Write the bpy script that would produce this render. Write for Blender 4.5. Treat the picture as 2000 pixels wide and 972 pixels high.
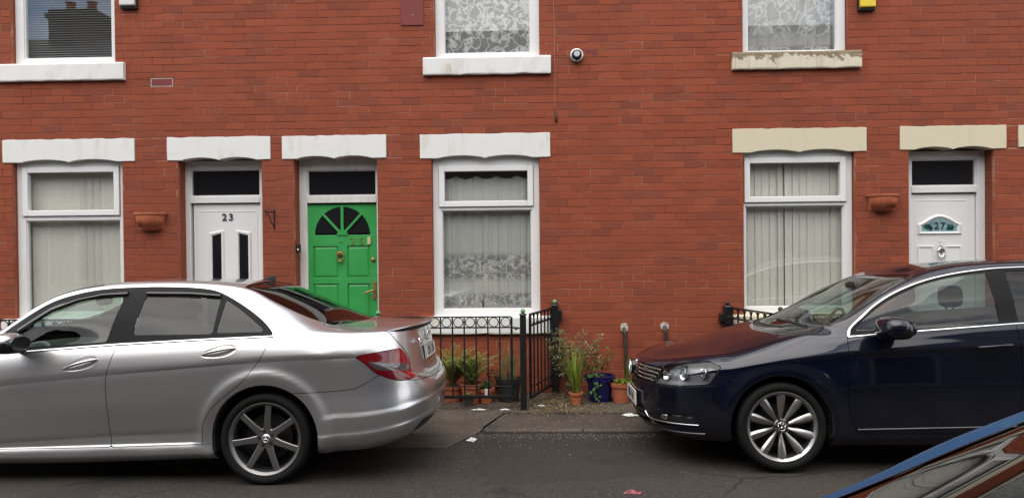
import bpy, bmesh, math, random
import numpy as np
from mathutils import Matrix, Vector

for o in list(bpy.data.objects): bpy.data.objects.remove(o)
scene = bpy.context.scene
C = scene.collection
rad = math.radians

# ---------------------------------------------------------------- camera
CAM = np.array([0.0, -8.35, 1.65]); FOC = 1500.0
def cam_axes(yaw, pitch, roll):
    f = np.array([math.sin(yaw)*math.cos(pitch), math.cos(yaw)*math.cos(pitch), math.sin(pitch)])
    r = np.cross(f, [0, 0, 1]); r /= np.linalg.norm(r); u = np.cross(r, f)
    c, s = math.cos(roll), math.sin(roll)
    return np.array([c*r+s*u, -s*r+c*u, f])
AX = cam_axes(rad(-1.937), rad(-0.594), rad(-0.572))
cd = bpy.data.cameras.new('camera'); cam = bpy.data.objects.new('camera', cd); C.objects.link(cam)
cd.sensor_width = 36.0; cd.lens = 36.0*FOC/2000.0; cd.clip_start = 0.05; cd.clip_end = 2000
mw = Matrix.Identity(4)
for i in range(3):
    mw[i][0], mw[i][1], mw[i][2], mw[i][3] = AX[0][i], AX[1][i], -AX[2][i], CAM[i]
cam.matrix_world = mw
scene.camera = cam

# ---------------------------------------------------------------- sky and sun
SUN_EL, SUN_AZ = 68.0, -30.0        # the sun stands behind the camera, to its left (degrees from -Y towards -X)
sd = Vector((math.sin(rad(SUN_AZ))*math.cos(rad(SUN_EL)), -math.cos(rad(SUN_AZ))*math.cos(rad(SUN_EL)), math.sin(rad(SUN_EL))))
world = bpy.data.worlds.new('World'); scene.world = world; world.use_nodes = True
wn, wl = world.node_tree.nodes, world.node_tree.links
wn.clear()
wo = wn.new('ShaderNodeOutputWorld'); bg = wn.new('ShaderNodeBackground'); sky = wn.new('ShaderNodeTexSky')
sky.sky_type = 'NISHITA'; sky.sun_disc = False; sky.sun_elevation = rad(SUN_EL)
sky.sun_rotation = math.atan2(sd.x, sd.y)
tc = wn.new('ShaderNodeTexCoord'); mp = wn.new('ShaderNodeMapping'); mp.inputs['Scale'].default_value = (1.6, 1.6, 3.4)
cn = wn.new('ShaderNodeTexNoise'); cn.inputs['Scale'].default_value = 2.1; cn.inputs['Detail'].default_value = 9; cn.inputs['Roughness'].default_value = 0.58
cr = wn.new('ShaderNodeValToRGB'); cr.color_ramp.elements[0].position = 0.33; cr.color_ramp.elements[1].position = 0.55
cn2 = wn.new('ShaderNodeTexNoise'); cn2.inputs['Scale'].default_value = 4.0; cn2.inputs['Detail'].default_value = 6
cc = wn.new('ShaderNodeValToRGB'); cc.color_ramp.elements[0].color = (5.6, 5.6, 5.7, 1); cc.color_ramp.elements[1].color = (12, 11.8, 11.4, 1)
cc.color_ramp.elements[0].position = 0.3; cc.color_ramp.elements[1].position = 0.7
mx = wn.new('ShaderNodeMix'); mx.data_type = 'RGBA'
wl.new(tc.outputs['Generated'], mp.inputs['Vector']); wl.new(mp.outputs['Vector'], cn.inputs['Vector']); wl.new(mp.outputs['Vector'], cn2.inputs['Vector'])
wl.new(cn.outputs['Fac'], cr.inputs['Fac']); wl.new(cn2.outputs['Fac'], cc.inputs['Fac'])
wl.new(cr.outputs['Color'], mx.inputs['Factor']); wl.new(sky.outputs['Color'], mx.inputs['A']); wl.new(cc.outputs['Color'], mx.inputs['B'])
wl.new(mx.outputs['Result'], bg.inputs['Color']); wl.new(bg.outputs['Background'], wo.inputs['Surface'])
bg.inputs['Strength'].default_value = 0.110
sl = bpy.data.lights.new('sun', 'SUN'); sl.energy = 1.4; sl.angle = rad(72); sl.color = (1.0, 0.94, 0.86)
so = bpy.data.objects.new('sun', sl); C.objects.link(so)
so.rotation_euler = (-sd).to_track_quat('-Z', 'Y').to_euler()
vs = scene.view_settings
vs.view_transform = 'Standard'; vs.look = 'None'; vs.gamma = 1.0; vs.use_curve_mapping = False
vs.exposure = 1.18
scene.render.engine = 'CYCLES'
scene.cycles.use_denoising = True
try: scene.cycles.denoiser = 'OPENIMAGEDENOISE'
except Exception: pass
scene.cycles.max_bounces = 10; scene.cycles.transparent_max_bounces = 16
scene.cycles.caustics_reflective = False; scene.cycles.caustics_refractive = False
scene.cycles.sample_clamp_indirect = 6.0

# ---------------------------------------------------------------- helpers
rng = random.Random(7)
def tag(o, label=None, cat=None, group=None, kind=None):
    if label: o['label'] = label
    if cat: o['category'] = cat
    if group: o['group'] = group
    if kind: o['kind'] = kind
    return o
def thing(name, loc, label, cat, group=None):
    o = bpy.data.objects.new(name, None); C.objects.link(o); o.location = loc; o.empty_display_size = 0.2
    return tag(o, label, cat, group)
def worldloc(o):
    v = Vector((0, 0, 0))
    while o is not None: v += o.location; o = o.parent
    return v

class MB:
    """collects shapes in world (or local) coordinates and links them as one mesh object"""
    def __init__(s): s.v = []; s.f = []; s.sm = []; s.mi = []; s.cm = 0
    def add(s, vs, fs, smooth=False):
        b = len(s.v); s.v += [tuple(map(float, p)) for p in vs]
        for f in fs: s.f.append(tuple(b+i for i in f)); s.sm.append(smooth); s.mi.append(s.cm)
        return s
    def box(s, x0, x1, y0, y1, z0, z1):
        v = [(x, y, z) for z in (z0, z1) for y in (y0, y1) for x in (x0, x1)]
        return s.add(v, [(0, 2, 3, 1), (4, 5, 7, 6), (0, 1, 5, 4), (2, 6, 7, 3), (0, 4, 6, 2), (1, 3, 7, 5)])
    def prism(s, pts, y0, y1, axis='y'):
        """closed outline of (a,b) pairs extruded along an axis; y: (x,z), z: (x,y), x: (y,z)"""
        n = len(pts)
        g = {'y': lambda a, b, h: (a, h, b), 'z': lambda a, b, h: (a, b, h), 'x': lambda a, b, h: (h, a, b)}[axis]
        v = [g(a, b, y0) for a, b in pts]+[g(a, b, y1) for a, b in pts]
        f = [tuple(range(n)), tuple(range(2*n-1, n-1, -1))]+[(i, i+n, (i+1) % n+n, (i+1) % n) for i in range(n)]
        return s.add(v, f)
    def tube(s, path, r, n=8, cap=True, smooth=True, flat=None):
        P = [Vector(p) for p in path]; rs = r if isinstance(r, (list, tuple)) else [r]*len(P)
        vs, fs = [], []; up = None
        for i, p in enumerate(P):
            t = (P[min(i+1, len(P)-1)]-P[max(i-1, 0)])
            t = t.normalized() if t.length > 1e-9 else Vector((0, 0, 1))
            if up is None: up = Vector((0, 0, 1)) if abs(t.z) < 0.9 else Vector((0, 1, 0))
            a = t.cross(up)
            if a.length < 1e-6: a = t.orthogonal()
            a.normalize(); b = a.cross(t).normalized(); up = b
            for k in range(n):
                w = 2*math.pi*(k+.5)/n
                q = flat if flat else 1.0
                vs.append(p+(a*math.cos(w)+b*math.sin(w)*q)*rs[i])
        m = len(P)
        for i in range(m-1):
            for k in range(n):
                fs.append((i*n+k, i*n+(k+1) % n, (i+1)*n+(k+1) % n, (i+1)*n+k))
        if cap: fs += [tuple(range(n-1, -1, -1)), tuple((m-1)*n+k for k in range(n))]
        return s.add(vs, fs, smooth)
    def lathe(s, prof, c=(0, 0, 0), axis='z', n=24, smooth=True, a0=0, a1=2*math.pi):
        """prof: (radius, height) pairs"""
        vs, fs = [], []; full = abs(a1-a0-2*math.pi) < 1e-6; nn = n if full else n+1
        for r, h in prof:
            for k in range(nn):
                w = a0+(a1-a0)*k/n; ca, sa = r*math.cos(w), r*math.sin(w)
                p = {'z': (ca, sa, h), 'y': (ca, h, sa), 'x': (h, ca, sa)}[axis]
                vs.append((c[0]+p[0], c[1]+p[1], c[2]+p[2]))
        for i in range(len(prof)-1):
            for k in range(n):
                k2 = (k+1) % nn
                fs.append((i*nn+k, i*nn+k2, (i+1)*nn+k2, (i+1)*nn+k))
        return s.add(vs, fs, smooth)
    def ball(s, c, r, n=12, sx=1, sy=1, sz=1):
        m = n//2; vs, fs = [], []
        for i in range(m+1):
            t = math.pi*i/m
            for k in range(n):
                w = 2*math.pi*k/n
                vs.append((c[0]+r*sx*math.sin(t)*math.cos(w), c[1]+r*sy*math.sin(t)*math.sin(w), c[2]+r*sz*math.cos(t)))
        for i in range(m):
            for k in range(n): fs.append((i*n+k, (i+1)*n+k, (i+1)*n+(k+1) % n, i*n+(k+1) % n))
        return s.add(vs, fs, True)
    def sheet(s, rows, smooth=True, closed=False):
        n = len(rows[0]); vs = [p for r in rows for p in r]; fs = []
        for i in range(len(rows)-1):
            for k in range(n-1 if not closed else n): fs.append((i*n+k, i*n+(k+1) % n, (i+1)*n+(k+1) % n, (i+1)*n+k))
        return s.add(vs, fs, smooth)
    def mesh(s, name, off=(0, 0, 0)):
        me = bpy.data.meshes.new(name)
        me.from_pydata([(a-off[0], b-off[1], c-off[2]) for a, b, c in s.v], [], s.f)
        me.polygons.foreach_set('use_smooth', s.sm); me.polygons.foreach_set('material_index', s.mi)
        me.validate(); me.update()
        return me
    def build(s, name, mat, parent=None, bevel=0, local=False, seg=2, angle=None, recalc=True, loc=None):
        """geometry is in world coordinates (or in the parent's own when local)"""
        off = Vector((0, 0, 0)) if (parent is None or local) else worldloc(parent)
        if parent is None and loc is not None: off = Vector(loc)
        me = s.mesh(name, off)
        if recalc:
            bm = bmesh.new(); bm.from_mesh(me); bmesh.ops.recalc_face_normals(bm, faces=bm.faces); bm.to_mesh(me); bm.free()
        for m in (mat if isinstance(mat, (list, tuple)) else [mat]): me.materials.append(m)
        if angle: me.set_sharp_from_angle(angle=rad(angle))
        o = bpy.data.objects.new(name, me); C.objects.link(o)
        if parent is not None: o.parent = parent
        elif loc is not None: o.location = loc
        if bevel:
            b = o.modifiers.new('bevel', 'BEVEL'); b.width = bevel; b.segments = seg; b.limit_method = 'ANGLE'; b.angle_limit = rad(40)
        return o
def struct(o, label=None): o['kind'] = 'structure'; return tag(o, label)
def copy_tree(o, parent=None):
    c = o.copy(); C.objects.link(c); c.parent = parent
    for ch in list(o.children): copy_tree(ch, c)
    return c

def text_obj(name, body, size, mat, parent, loc, depth=0.002, rot=(math.pi/2, 0, 0), bold=0.0, align='CENTER', xs=1.0):
    cu = bpy.data.curves.new(name, 'FONT'); cu.body = body; cu.size = size; cu.extrude = depth; cu.align_x = align; cu.align_y = 'CENTER'
    cu.offset = bold
    t = bpy.data.objects.new(name, cu); C.objects.link(t)
    dg = bpy.context.evaluated_depsgraph_get(); dg.update()
    me = bpy.data.meshes.new_from_object(t.evaluated_get(dg)); bpy.data.objects.remove(t)
    me.transform(Matrix.Diagonal((xs, 1, 1, 1)))
    me.transform(Matrix.Translation(Vector(loc)) @ Matrix.Rotation(rot[2], 4, 'Z') @ Matrix.Rotation(rot[1], 4, 'Y') @ Matrix.Rotation(rot[0], 4, 'X'))
    me.materials.clear(); me.materials.append(mat)
    o = bpy.data.objects.new(name, me); C.objects.link(o); o.parent = parent
    return o

# ---------------------------------------------------------------- materials
MATS = {}
class NT:
    def __init__(s, name):
        s.m = bpy.data.materials.new(name); s.m.use_nodes = True; MATS[name] = s.m
        s.n, s.l = s.m.node_tree.nodes, s.m.node_tree.links
        s.b = s.n['Principled BSDF']; s.out = s.n['Material Output']
    def new(s, t, **kw):
        n = s.n.new('ShaderNode'+t)
        for k, v in kw.items(): setattr(n, k, v)
        return n
    def link(s, a, b): s.l.new(a, b)
    def pos(s):
        return s.new('NewGeometry').outputs['Position']
    def obj(s):
        return s.new('TexCoord').outputs['Object']
    def noise(s, scale, detail=4, rough=.55, vec=None, dist=0):
        n = s.new('TexNoise'); n.inputs['Scale'].default_value = scale; n.inputs['Detail'].default_value = detail
        n.inputs['Roughness'].default_value = rough; n.inputs['Distortion'].default_value = dist
        s.link(vec if vec is not None else s.pos(), n.inputs['Vector']); return n.outputs['Fac']
    def ramp(s, fac, stops, interp='LINEAR'):
        r = s.new('ValToRGB'); r.color_ramp.interpolation = interp; e = r.color_ramp.elements
        while len(e) < len(stops): e.new(.5)
        for i, (p, c) in enumerate(stops):
            e[i].position = p; e[i].color = (c, c, c, 1) if not hasattr(c, '__len__') else (*c, 1) if len(c) == 3 else c
        s.link(fac, r.inputs['Fac']); return r.outputs['Color']
    def mix(s, fac, a, b, mode='MIX'):
        m = s.new('Mix', data_type='RGBA', blend_type=mode)
        for i, x in (('Factor', fac), ('A', a), ('B', b)):
            if isinstance(x, (int, float)): m.inputs[i].default_value = x if i == 'Factor' else (x, x, x, 1)
            elif hasattr(x, '__len__') and not hasattr(x, 'links'): m.inputs[i].default_value = (*x, 1) if len(x) == 3 else x
            else: s.link(x, m.inputs[i])
        return m.outputs['Result']
    def math(s, op, a, b=None, c=None):
        m = s.new('Math', operation=op)
        for i, x in enumerate((a, b, c)):
            if x is None: continue
            if isinstance(x, (int, float)): m.inputs[i].default_value = x
            else: s.link(x, m.inputs[i])
        return m.outputs[0]
    def scaled(s, sc, vec=None):
        m = s.new('Mapping'); m.inputs['Scale'].default_value = sc
        s.link(vec if vec is not None else s.pos(), m.inputs['Vector']); return m.outputs['Vector']
    def bump(s, h, strength=.3, dist=.005):
        b = s.new('Bump'); b.inputs['Strength'].default_value = strength; b.inputs['Distance'].default_value = dist
        s.link(h, b.inputs['Height']); s.link(b.outputs['Normal'], s.b.inputs['Normal'])
    def col(s, c):
        if hasattr(c, '__len__') and not hasattr(c, 'links'): s.b.inputs['Base Color'].default_value = (*c, 1)
        else: s.link(c, s.b.inputs['Base Color'])
    def set(s, **kw):
        for k, v in kw.items():
            i = s.b.inputs[k.replace('_', ' ')]
            if isinstance(v, (int, float)): i.default_value = v
            elif hasattr(v, '__len__') and not hasattr(v, 'links'): i.default_value = (*v, 1)
            else: s.link(v, i)
        return s

def simple(name, c, rough=.5, metallic=0, var=.0, scale=20, bump=0, **kw):
    t = NT(name)
    if var:
        n = t.noise(scale, 5)
        lo = tuple(x*(1-var) for x in c); hi = tuple(min(1, x*(1+var)) for x in c)
        t.col(t.ramp(n, [(.3, lo), (.7, hi)]))
        if bump: t.bump(n, bump, .004)
    else: t.col(c)
    t.set(Roughness=rough, Metallic=metallic, **kw)
    return t.m

def m_brick():
    t = NT('brick')
    at = t.new('Attribute', attribute_name='rnd'); oi = t.new('ObjectInfo')
    r = t.math('FRACT', t.math('ADD', at.outputs['Fac'], oi.outputs['Random']))
    base = t.ramp(r, [(0, (.200, .054, .032)), (.10, (.252, .061, .031)), (.35, (.288, .066, .030)), (.6, (.308, .071, .032)), (.88, (.322, .081, .038)), (.95, (.265, .071, .039)), (1, (.205, .060, .038))])
    big = t.noise(.55, 3, .5)
    base = t.mix(t.ramp(t.noise(.28, 4, .55), [(.38, .55), (.60, 0)]), base, (.225, .062, .034))
    base = t.mix(t.ramp(big, [(.40, 0), (.75, .40)]), base, (.235, .066, .036))
    fine = t.noise(90, 6, .7)
    base = t.mix(.5, base, t.ramp(fine, [(.3, (.55, .5, .48)), (.7, (1.25, 1.2, 1.2))]), 'MULTIPLY')
    st = t.noise(6, 6, .65, t.scaled((1, 1, .2)))
    base = t.mix(t.ramp(st, [(.55, 0), (.78, .45)]), base, (.165, .055, .036))
    t.col(base); t.set(Roughness=.82, Specular_IOR_Level=.25); t.bump(t.noise(160, 5, .7), .35, .003)
def m_mortar():
    t = NT('mortar'); n = t.noise(2.3, 5, .6); f = t.noise(60, 4)
    c = t.ramp(n, [(.36, (.29, .082, .045)), (.52, (.36, .135, .084)), (.68, (.55, .32, .23))])
    t.col(t.mix(t.ramp(f, [(.4, 0), (.8, .5)]), c, (.20, .09, .07))); t.set(Roughness=.95, Specular_IOR_Level=.1)
def m_brick_plain():
    t = NT('brick_plain')
    n = t.new('TexBrick'); n.inputs['Scale'].default_value = 1.0; n.inputs['Brick Width'].default_value = .228; n.inputs['Row Height'].default_value = .0805
    n.inputs['Mortar Size'].default_value = .004; n.inputs['Color1'].default_value = (.075, .058, .052, 1); n.inputs['Color2'].default_value = (.055, .045, .042, 1); n.inputs['Mortar'].default_value = (.10, .085, .078, 1)
    m = t.new('Mapping'); m.inputs['Rotation'].default_value = (-math.pi/2, 0, 0); t.link(t.pos(), m.inputs['Vector']); t.link(m.outputs['Vector'], n.inputs['Vector'])
    t.col(n.outputs['Color']); t.set(Roughness=.85)
def m_paintstone(name, c, stain, amt):
    t = NT(name)
    run = t.noise(9, 5, .6, t.scaled((1.0, 1, .12))); sp = t.noise(3.1, 5, .65)
    f = t.math('MULTIPLY', t.ramp(run, [(.50, 0), (.72, 1)]), t.ramp(sp, [(.46, 0), (.68, amt*.8)]))
    col = t.mix(f, c, stain)
    sp2 = t.noise(14, 6, .7)
    col = t.mix(t.ramp(sp2, [(.62, 0), (.80, .35)]), col, tuple(x*.6 for x in c))
    t.col(col); t.set(Roughness=.6, Specular_IOR_Level=.3); t.bump(t.noise(35, 5, .65), .25, .004)
def m_wornsill():
    t = NT('worn_sill')
    n = t.noise(11, 6, .7); tx = t.new('SeparateXYZ'); t.link(t.pos(), tx.inputs[0])
    w = t.math('ADD', t.math('MULTIPLY', t.math('SUBTRACT', tx.outputs[2], 3.565), 9.0), t.math('MULTIPLY', t.math('SUBTRACT', n, .5), 3.2))
    f = t.ramp(w, [(.0, 0), (.12, 1)])
    grit = t.ramp(t.noise(40, 5, .7), [(.35, (.16, .115, .07)), (.7, (.34, .27, .18))])
    run = t.ramp(t.noise(22, 4, .6, t.scaled((1, 1, .06))), [(.5, 0), (.75, .55)])
    paint = t.mix(run, (.62, .57, .44), (.36, .30, .2))
    t.col(t.mix(f, paint, grit)); t.set(Roughness=.85); t.bump(t.noise(30, 6, .7), .6, .006)
def m_upvc():
    t = NT('upvc'); n = t.noise(2.0, 5, .6); run = t.noise(7, 4, .6, t.scaled((2, 1, .1)))
    c = t.ramp(n, [(.3, (.76, .76, .75)), (.7, (.80, .80, .79))])
    t.col(t.mix(t.ramp(run, [(.60, 0), (.85, .14)]), c, (.56, .54, .50))); t.set(Roughness=.28, Specular_IOR_Level=.5)
def m_oldwhite():
    t = NT('old_white_paint'); n = t.noise(5, 6, .65, t.scaled((2, 1, .4)))
    t.col(t.ramp(n, [(.3, (.60, .58, .54)), (.55, (.74, .73, .70)), (.75, (.78, .77, .75))])); t.set(Roughness=.45); t.bump(t.noise(25, 4), .15, .003)
def m_green():
    t = NT('green_paint'); n = t.noise(4, 5, .6); g = t.noise(30, 5, .6, t.scaled((4, 1, .3)))
    c = t.ramp(n, [(.3, (.036, .315, .072)), (.7, (.048, .365, .088))])
    t.col(t.mix(t.ramp(g, [(.55, 0), (.8, .25)]), c, (.02, .22, .045))); t.set(Roughness=.38, Specular_IOR_Level=.45); t.bump(g, .06, .002)
def m_glass(name, tint=(1, 1, 1), ior=1.5, rough=0.0, bump=0, boost=1.0):
    t = NT(name)
    tr = t.new('BsdfTransparent'); tr.inputs[0].default_value = (*tint, 1)
    gl = t.new('BsdfGlossy'); gl.inputs['Roughness'].default_value = rough; gl.inputs[0].default_value = (1, 1, 1, 1)
    ge = t.new('NewGeometry'); dp = t.new('VectorMath', operation='DOT_PRODUCT'); t.link(ge.outputs['Incoming'], dp.inputs[0]); t.link(ge.outputs['Normal'], dp.inputs[1])
    r0 = ((ior-1)/(ior+1))**2*boost
    f2 = t.math('ADD', r0, t.math('MULTIPLY', t.math('POWER', t.math('SUBTRACT', 1.0, t.math('ABSOLUTE', dp.outputs['Value'])), 5.0), 1-r0))
    mx = t.new('MixShader'); t.link(f2, mx.inputs[0]); t.link(tr.outputs[0], mx.inputs[1]); t.link(gl.outputs[0], mx.inputs[2])
    if bump:
        b = t.new('Bump'); b.inputs['Strength'].default_value = bump; b.inputs['Distance'].default_value = .01
        t.link(t.noise(1.6, 2, .5), b.inputs['Height']); t.link(b.outputs[0], gl.inputs['Normal'])
    t.n.remove(t.b); t.link(mx.outputs[0], t.out.inputs['Surface'])
def m_obscure():
    t = NT('obscure_glass'); v = t.new('TexVoronoi'); v.inputs['Scale'].default_value = 55; t.link(t.pos(), v.inputs['Vector'])
    t.col((.012, .012, .014)); t.set(Roughness=.12, Specular_IOR_Level=.6); t.bump(v.outputs['Distance'], .22, .004)
def m_darkglass():
    t = NT('dark_glass'); t.col((.010, .010, .013)); t.set(Roughness=.10, Specular_IOR_Level=.5)
def m_blind():
    t = NT('blind_fabric'); g = t.noise(140, 3, .6, t.scaled((1, 1, .15))); n = t.noise(3, 3)
    c = t.ramp(g, [(.3, (.68, .66, .59)), (.7, (.80, .78, .71))]); t.col(t.mix(t.ramp(n, [(.3, 0), (.7, .25)]), c, (.56, .55, .50)))
    t.set(Roughness=.8, Specular_IOR_Level=.2)
def m_lace(name, scale, dens, bands, c=(.80, .80, .76), open_=.35):
    """net with a denser flower pattern; bands: (z centre, half height) of the thick lace borders"""
    t = NT(name)
    tr = t.new('BsdfTransparent'); di = t.new('BsdfDiffuse'); di.inputs[0].default_value = (*c, 1)
    tl = t.new('BsdfTranslucent'); tl.inputs[0].default_value = (*c, 1)
    p = t.pos(); flat = t.scaled((1, 0, 1))
    d = t.new('TexNoise'); d.inputs['Scale'].default_value = scale*.7; d.inputs['Detail'].default_value = 2; t.link(flat, d.inputs['Vector'])
    vm = t.new('VectorMath', operation='MULTIPLY_ADD'); t.link(d.outputs['Color'], vm.inputs[0]); vm.inputs[1].default_value = (2.2/scale, 0, 2.2/scale); t.link(flat, vm.inputs[2])
    v = t.new('TexVoronoi', feature='F1'); v.inputs['Scale'].default_value = scale; t.link(vm.outputs[0], v.inputs['Vector'])
    v2 = t.new('TexVoronoi', feature='DISTANCE_TO_EDGE'); v2.inputs['Scale'].default_value = scale*.8; t.link(vm.outputs[0], v2.inputs['Vector'])
    ring = t.math('MULTIPLY', t.ramp(v.outputs['Distance'], [(.18, 0), (.26, 1), (.36, 1), (.46, 0)]), .9)
    core = t.ramp(v.outputs['Distance'], [(.07, 1), (.13, 0)])
    pat = t.math('MAXIMUM', t.math('MAXIMUM', ring, core), t.ramp(v2.outputs['Distance'], [(.03, .7), (.07, 0)]))
    sep = t.new('SeparateXYZ'); t.link(p, sep.inputs[0]); band = None
    for zc, hh in bands:
        b = t.ramp(t.math('ABSOLUTE', t.math('SUBTRACT', sep.outputs[2], zc)), [(max(hh*.62, .001), 1), (min(1, hh), 0)])
        band = b if band is None else t.math('MAXIMUM', band, b)
    net = t.math('SUBTRACT', dens, t.math('MULTIPLY', band, dens-open_))
    pat = t.math('MULTIPLY', pat, band)
    al = t.math('ADD', net, t.math('MULTIPLY', pat, t.math('SUBTRACT', .97, net)))
    m1 = t.new('MixShader'); m1.inputs[0].default_value = .25; t.link(di.outputs[0], m1.inputs[1]); t.link(tl.outputs[0], m1.inputs[2])
    m2 = t.new('MixShader'); t.link(al, m2.inputs[0]); t.link(tr.outputs[0], m2.inputs[1]); t.link(m1.outputs[0], m2.inputs[2])
    t.n.remove(t.b); t.link(m2.outputs[0], t.out.inputs['Surface'])
def m_asphalt():
    t = NT('asphalt'); v = t.new('TexVoronoi'); v.inputs['Scale'].default_value = 95; t.link(t.pos(), v.inputs['Vector'])
    sp = t.new('SeparateColor'); t.link(v.outputs['Color'], sp.inputs[0])
    c = t.ramp(sp.outputs[0], [(0, (.018, .0145, .0125)), (.6, (.028, .0235, .020)), (.93, (.042, .036, .031)), (1, (.085, .072, .062))])
    big = t.noise(.8, 5, .65); c = t.mix(t.ramp(big, [(.35, 0), (.7, .6)]), c, (.046, .038, .032))
    dirt = t.noise(2.6, 7, .7); c = t.mix(t.ramp(dirt, [(.55, 0), (.8, .5)]), c, (.03, .025, .022))
    wv = t.new('TexNoise'); wv.inputs['Scale'].default_value = 2.5; wv.inputs['Detail'].default_value = 5; t.link(t.pos(), wv.inputs['Vector'])
    vm = t.new('VectorMath', operation='MULTIPLY_ADD'); t.link(wv.outputs['Color'], vm.inputs[0]); vm.inputs[1].default_value = (.35, .35, 0); t.link(t.pos(), vm.inputs[2])
    ck = t.new('TexVoronoi', feature='DISTANCE_TO_EDGE'); ck.inputs['Scale'].default_value = .55; t.link(vm.outputs[0], ck.inputs['Vector'])
    c = t.mix(t.math('MULTIPLY', t.ramp(ck.outputs['Distance'], [(.003, .8), (.010, 0)]), t.ramp(t.noise(.9, 2), [(.45, 0), (.6, 1)])), c, (.008, .007, .006))
    tar = t.new('TexVoronoi', feature='F1'); tar.inputs['Scale'].default_value = .45; t.link(vm.outputs[0], tar.inputs['Vector']); sc2 = t.new('SeparateColor'); t.link(tar.outputs['Color'], sc2.inputs[0])
    c = t.mix(t.ramp(sc2.outputs[0], [(.25, .45), (.30, 0)]), c, (.016, .014, .0125))
    oil = t.noise(1.7, 3, .5, dist=.6); c = t.mix(t.ramp(oil, [(.62, 0), (.72, .6)]), c, (.010, .009, .009))
    t.col(c); t.set(Roughness=.85, Specular_IOR_Level=.3); t.bump(v.outputs['Distance'], .55, .006)
def m_pave(name, a, b):
    t = NT(name); n = t.noise(3.0, 7, .7); g = t.noise(70, 5, .75)
    c = t.ramp(n, [(.3, a), (.7, b)]); c = t.mix(.55, c, t.ramp(g, [(.25, (.62, .60, .59)), (.75, (1.3, 1.28, 1.26))]), 'MULTIPLY')
    v = t.new('TexVoronoi'); v.inputs['Scale'].default_value = 60; t.link(t.pos(), v.inputs['Vector']); sp = t.new('SeparateColor'); t.link(v.outputs['Color'], sp.inputs[0])
    c = t.mix(t.ramp(sp.outputs[1], [(.93, 0), (.98, .3)]), c, (.24, .21, .18))
    t.col(c); t.set(Roughness=.9, Specular_IOR_Level=.25); t.bump(g, .6, .006)
def m_terracotta():
    t = NT('terracotta'); n = t.noise(12, 6, .65); c = t.ramp(n, [(.3, (.36, .095, .040)), (.6, (.46, .135, .060)), (.8, (.48, .21, .13))])
    t.col(c); t.set(Roughness=.8)
def m_paint(name, c, metallic, rough, flake=.25, coat=1.0, dirt=0.0):
    t = NT(name); f = t.noise(900, 1, .5); lo = tuple(x*(1-flake) for x in c); hi = tuple(x*(1+flake) for x in c)
    col = t.ramp(f, [(.3, lo), (.7, hi)])
    if dirt:
        sep = t.new('SeparateXYZ'); t.link(t.pos(), sep.inputs[0])
        n = t.noise(5, 6, .7)
        w = t.math('MULTIPLY', t.ramp(sep.outputs[2], [(.1, 1), (.62, 0)]), t.ramp(n, [(.3, .2), (.75, 1)]))
        col = t.mix(t.math('MULTIPLY', w, dirt), col, (.10, .085, .07))
        t.set(Roughness=t.math('ADD', rough, t.math('MULTIPLY', w, .3)))
    else: t.set(Roughness=rough)
    t.col(col); t.set(Metallic=metallic, Specular_IOR_Level=.12, Coat_Weight=coat, Coat_IOR=1.5, Coat_Roughness=t.ramp(t.noise(4, 6, .7), [(.35, .01), (.75, .07)]))
def m_leaf(name, a, b, trans=.25, scale=6):
    t = NT(name); n = t.noise(scale, 4); c = t.ramp(n, [(.3, a), (.7, b)]); t.col(c); t.set(Roughness=.5, Specular_IOR_Level=.35)
    tl = t.new('BsdfTranslucent'); t.link(c, tl.inputs[0]); mx = t.new('MixShader'); mx.inputs[0].default_value = trans
    t.link(t.b.outputs[0], mx.inputs[1]); t.link(tl.outputs[0], mx.inputs[2]); t.link(mx.outputs[0], t.out.inputs['Surface'])
def m_slate():
    t = NT('slate'); n = t.new('TexBrick'); n.inputs['Scale'].default_value = 1; n.inputs['Brick Width'].default_value = .3; n.inputs['Row Height'].default_value = .2; n.inputs['Mortar Size'].default_value = .006
    n.inputs['Color1'].default_value = (.07, .07, .08, 1); n.inputs['Color2'].default_value = (.10, .095, .10, 1); n.inputs['Mortar'].default_value = (.02, .02, .02, 1)
    m = t.new('Mapping'); m.inputs['Rotation'].default_value = (-math.pi/3, 0, 0); t.link(t.pos(), m.inputs['Vector']); t.link(m.outputs['Vector'], n.inputs['Vector']); t.col(n.outputs['Color']); t.set(Roughness=.7)

m_brick(); m_mortar(); m_brick_plain(); m_wornsill(); m_upvc(); m_oldwhite(); m_green(); m_obscure(); m_darkglass(); m_blind(); m_asphalt(); m_terracotta(); m_slate()
m_paintstone('white_stone', (.73, .725, .705), (.42, .30, .18), 1.0)
m_paintstone('cream_stone', (.62, .555, .41), (.42, .35, .24), .5)
m_glass('window_glass', (.97, .975, .97), 1.5, 0, .010, 1.5)
m_glass('car_glass', (.62, .74, .68), 1.5)
m_glass('car_glass_dark', (.40, .47, .44), 1.5)
m_glass('privacy_glass', (.06, .065, .07), 1.45)
m_glass('screen_glass', (.55, .68, .61), 1.5)
m_glass('lamp_glass', (.92, .93, .94), 1.48)
m_lace('net_curtain', 15, .82, [(1.365, .175), (1.0, .085)], (.84, .84, .80), .42)
m_lace('lace_upper', 11, .34, [(4.2, .99)], (.84, .85, .84), .30)
m_lace('lace_upper_flower', 8, .66, [(4.12, .33), (3.72, .04)], (.80, .80, .78), .45)
m_pave('pavement', (.038, .031, .026), (.075, .061, .051))
m_pave('concrete_patch', (.048, .039, .032), (.098, .080, .066))
m_pave('forecourt_ground', (.050, .040, .032), (.090, .076, .062))
m_pave('kerb_stone', (.042, .035, .030), (.10, .084, .070))
m_paint('silver_paint', (.635, .64, .655), .92, .29, .12, 1.0, .35)
m_paint('navy_paint', (.0014, .0026, .0100), .25, .40, .25, 1.0, .12)
m_paint('blue_paint', (.006, .043, .105), .0, .5, .1, .3)
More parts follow.
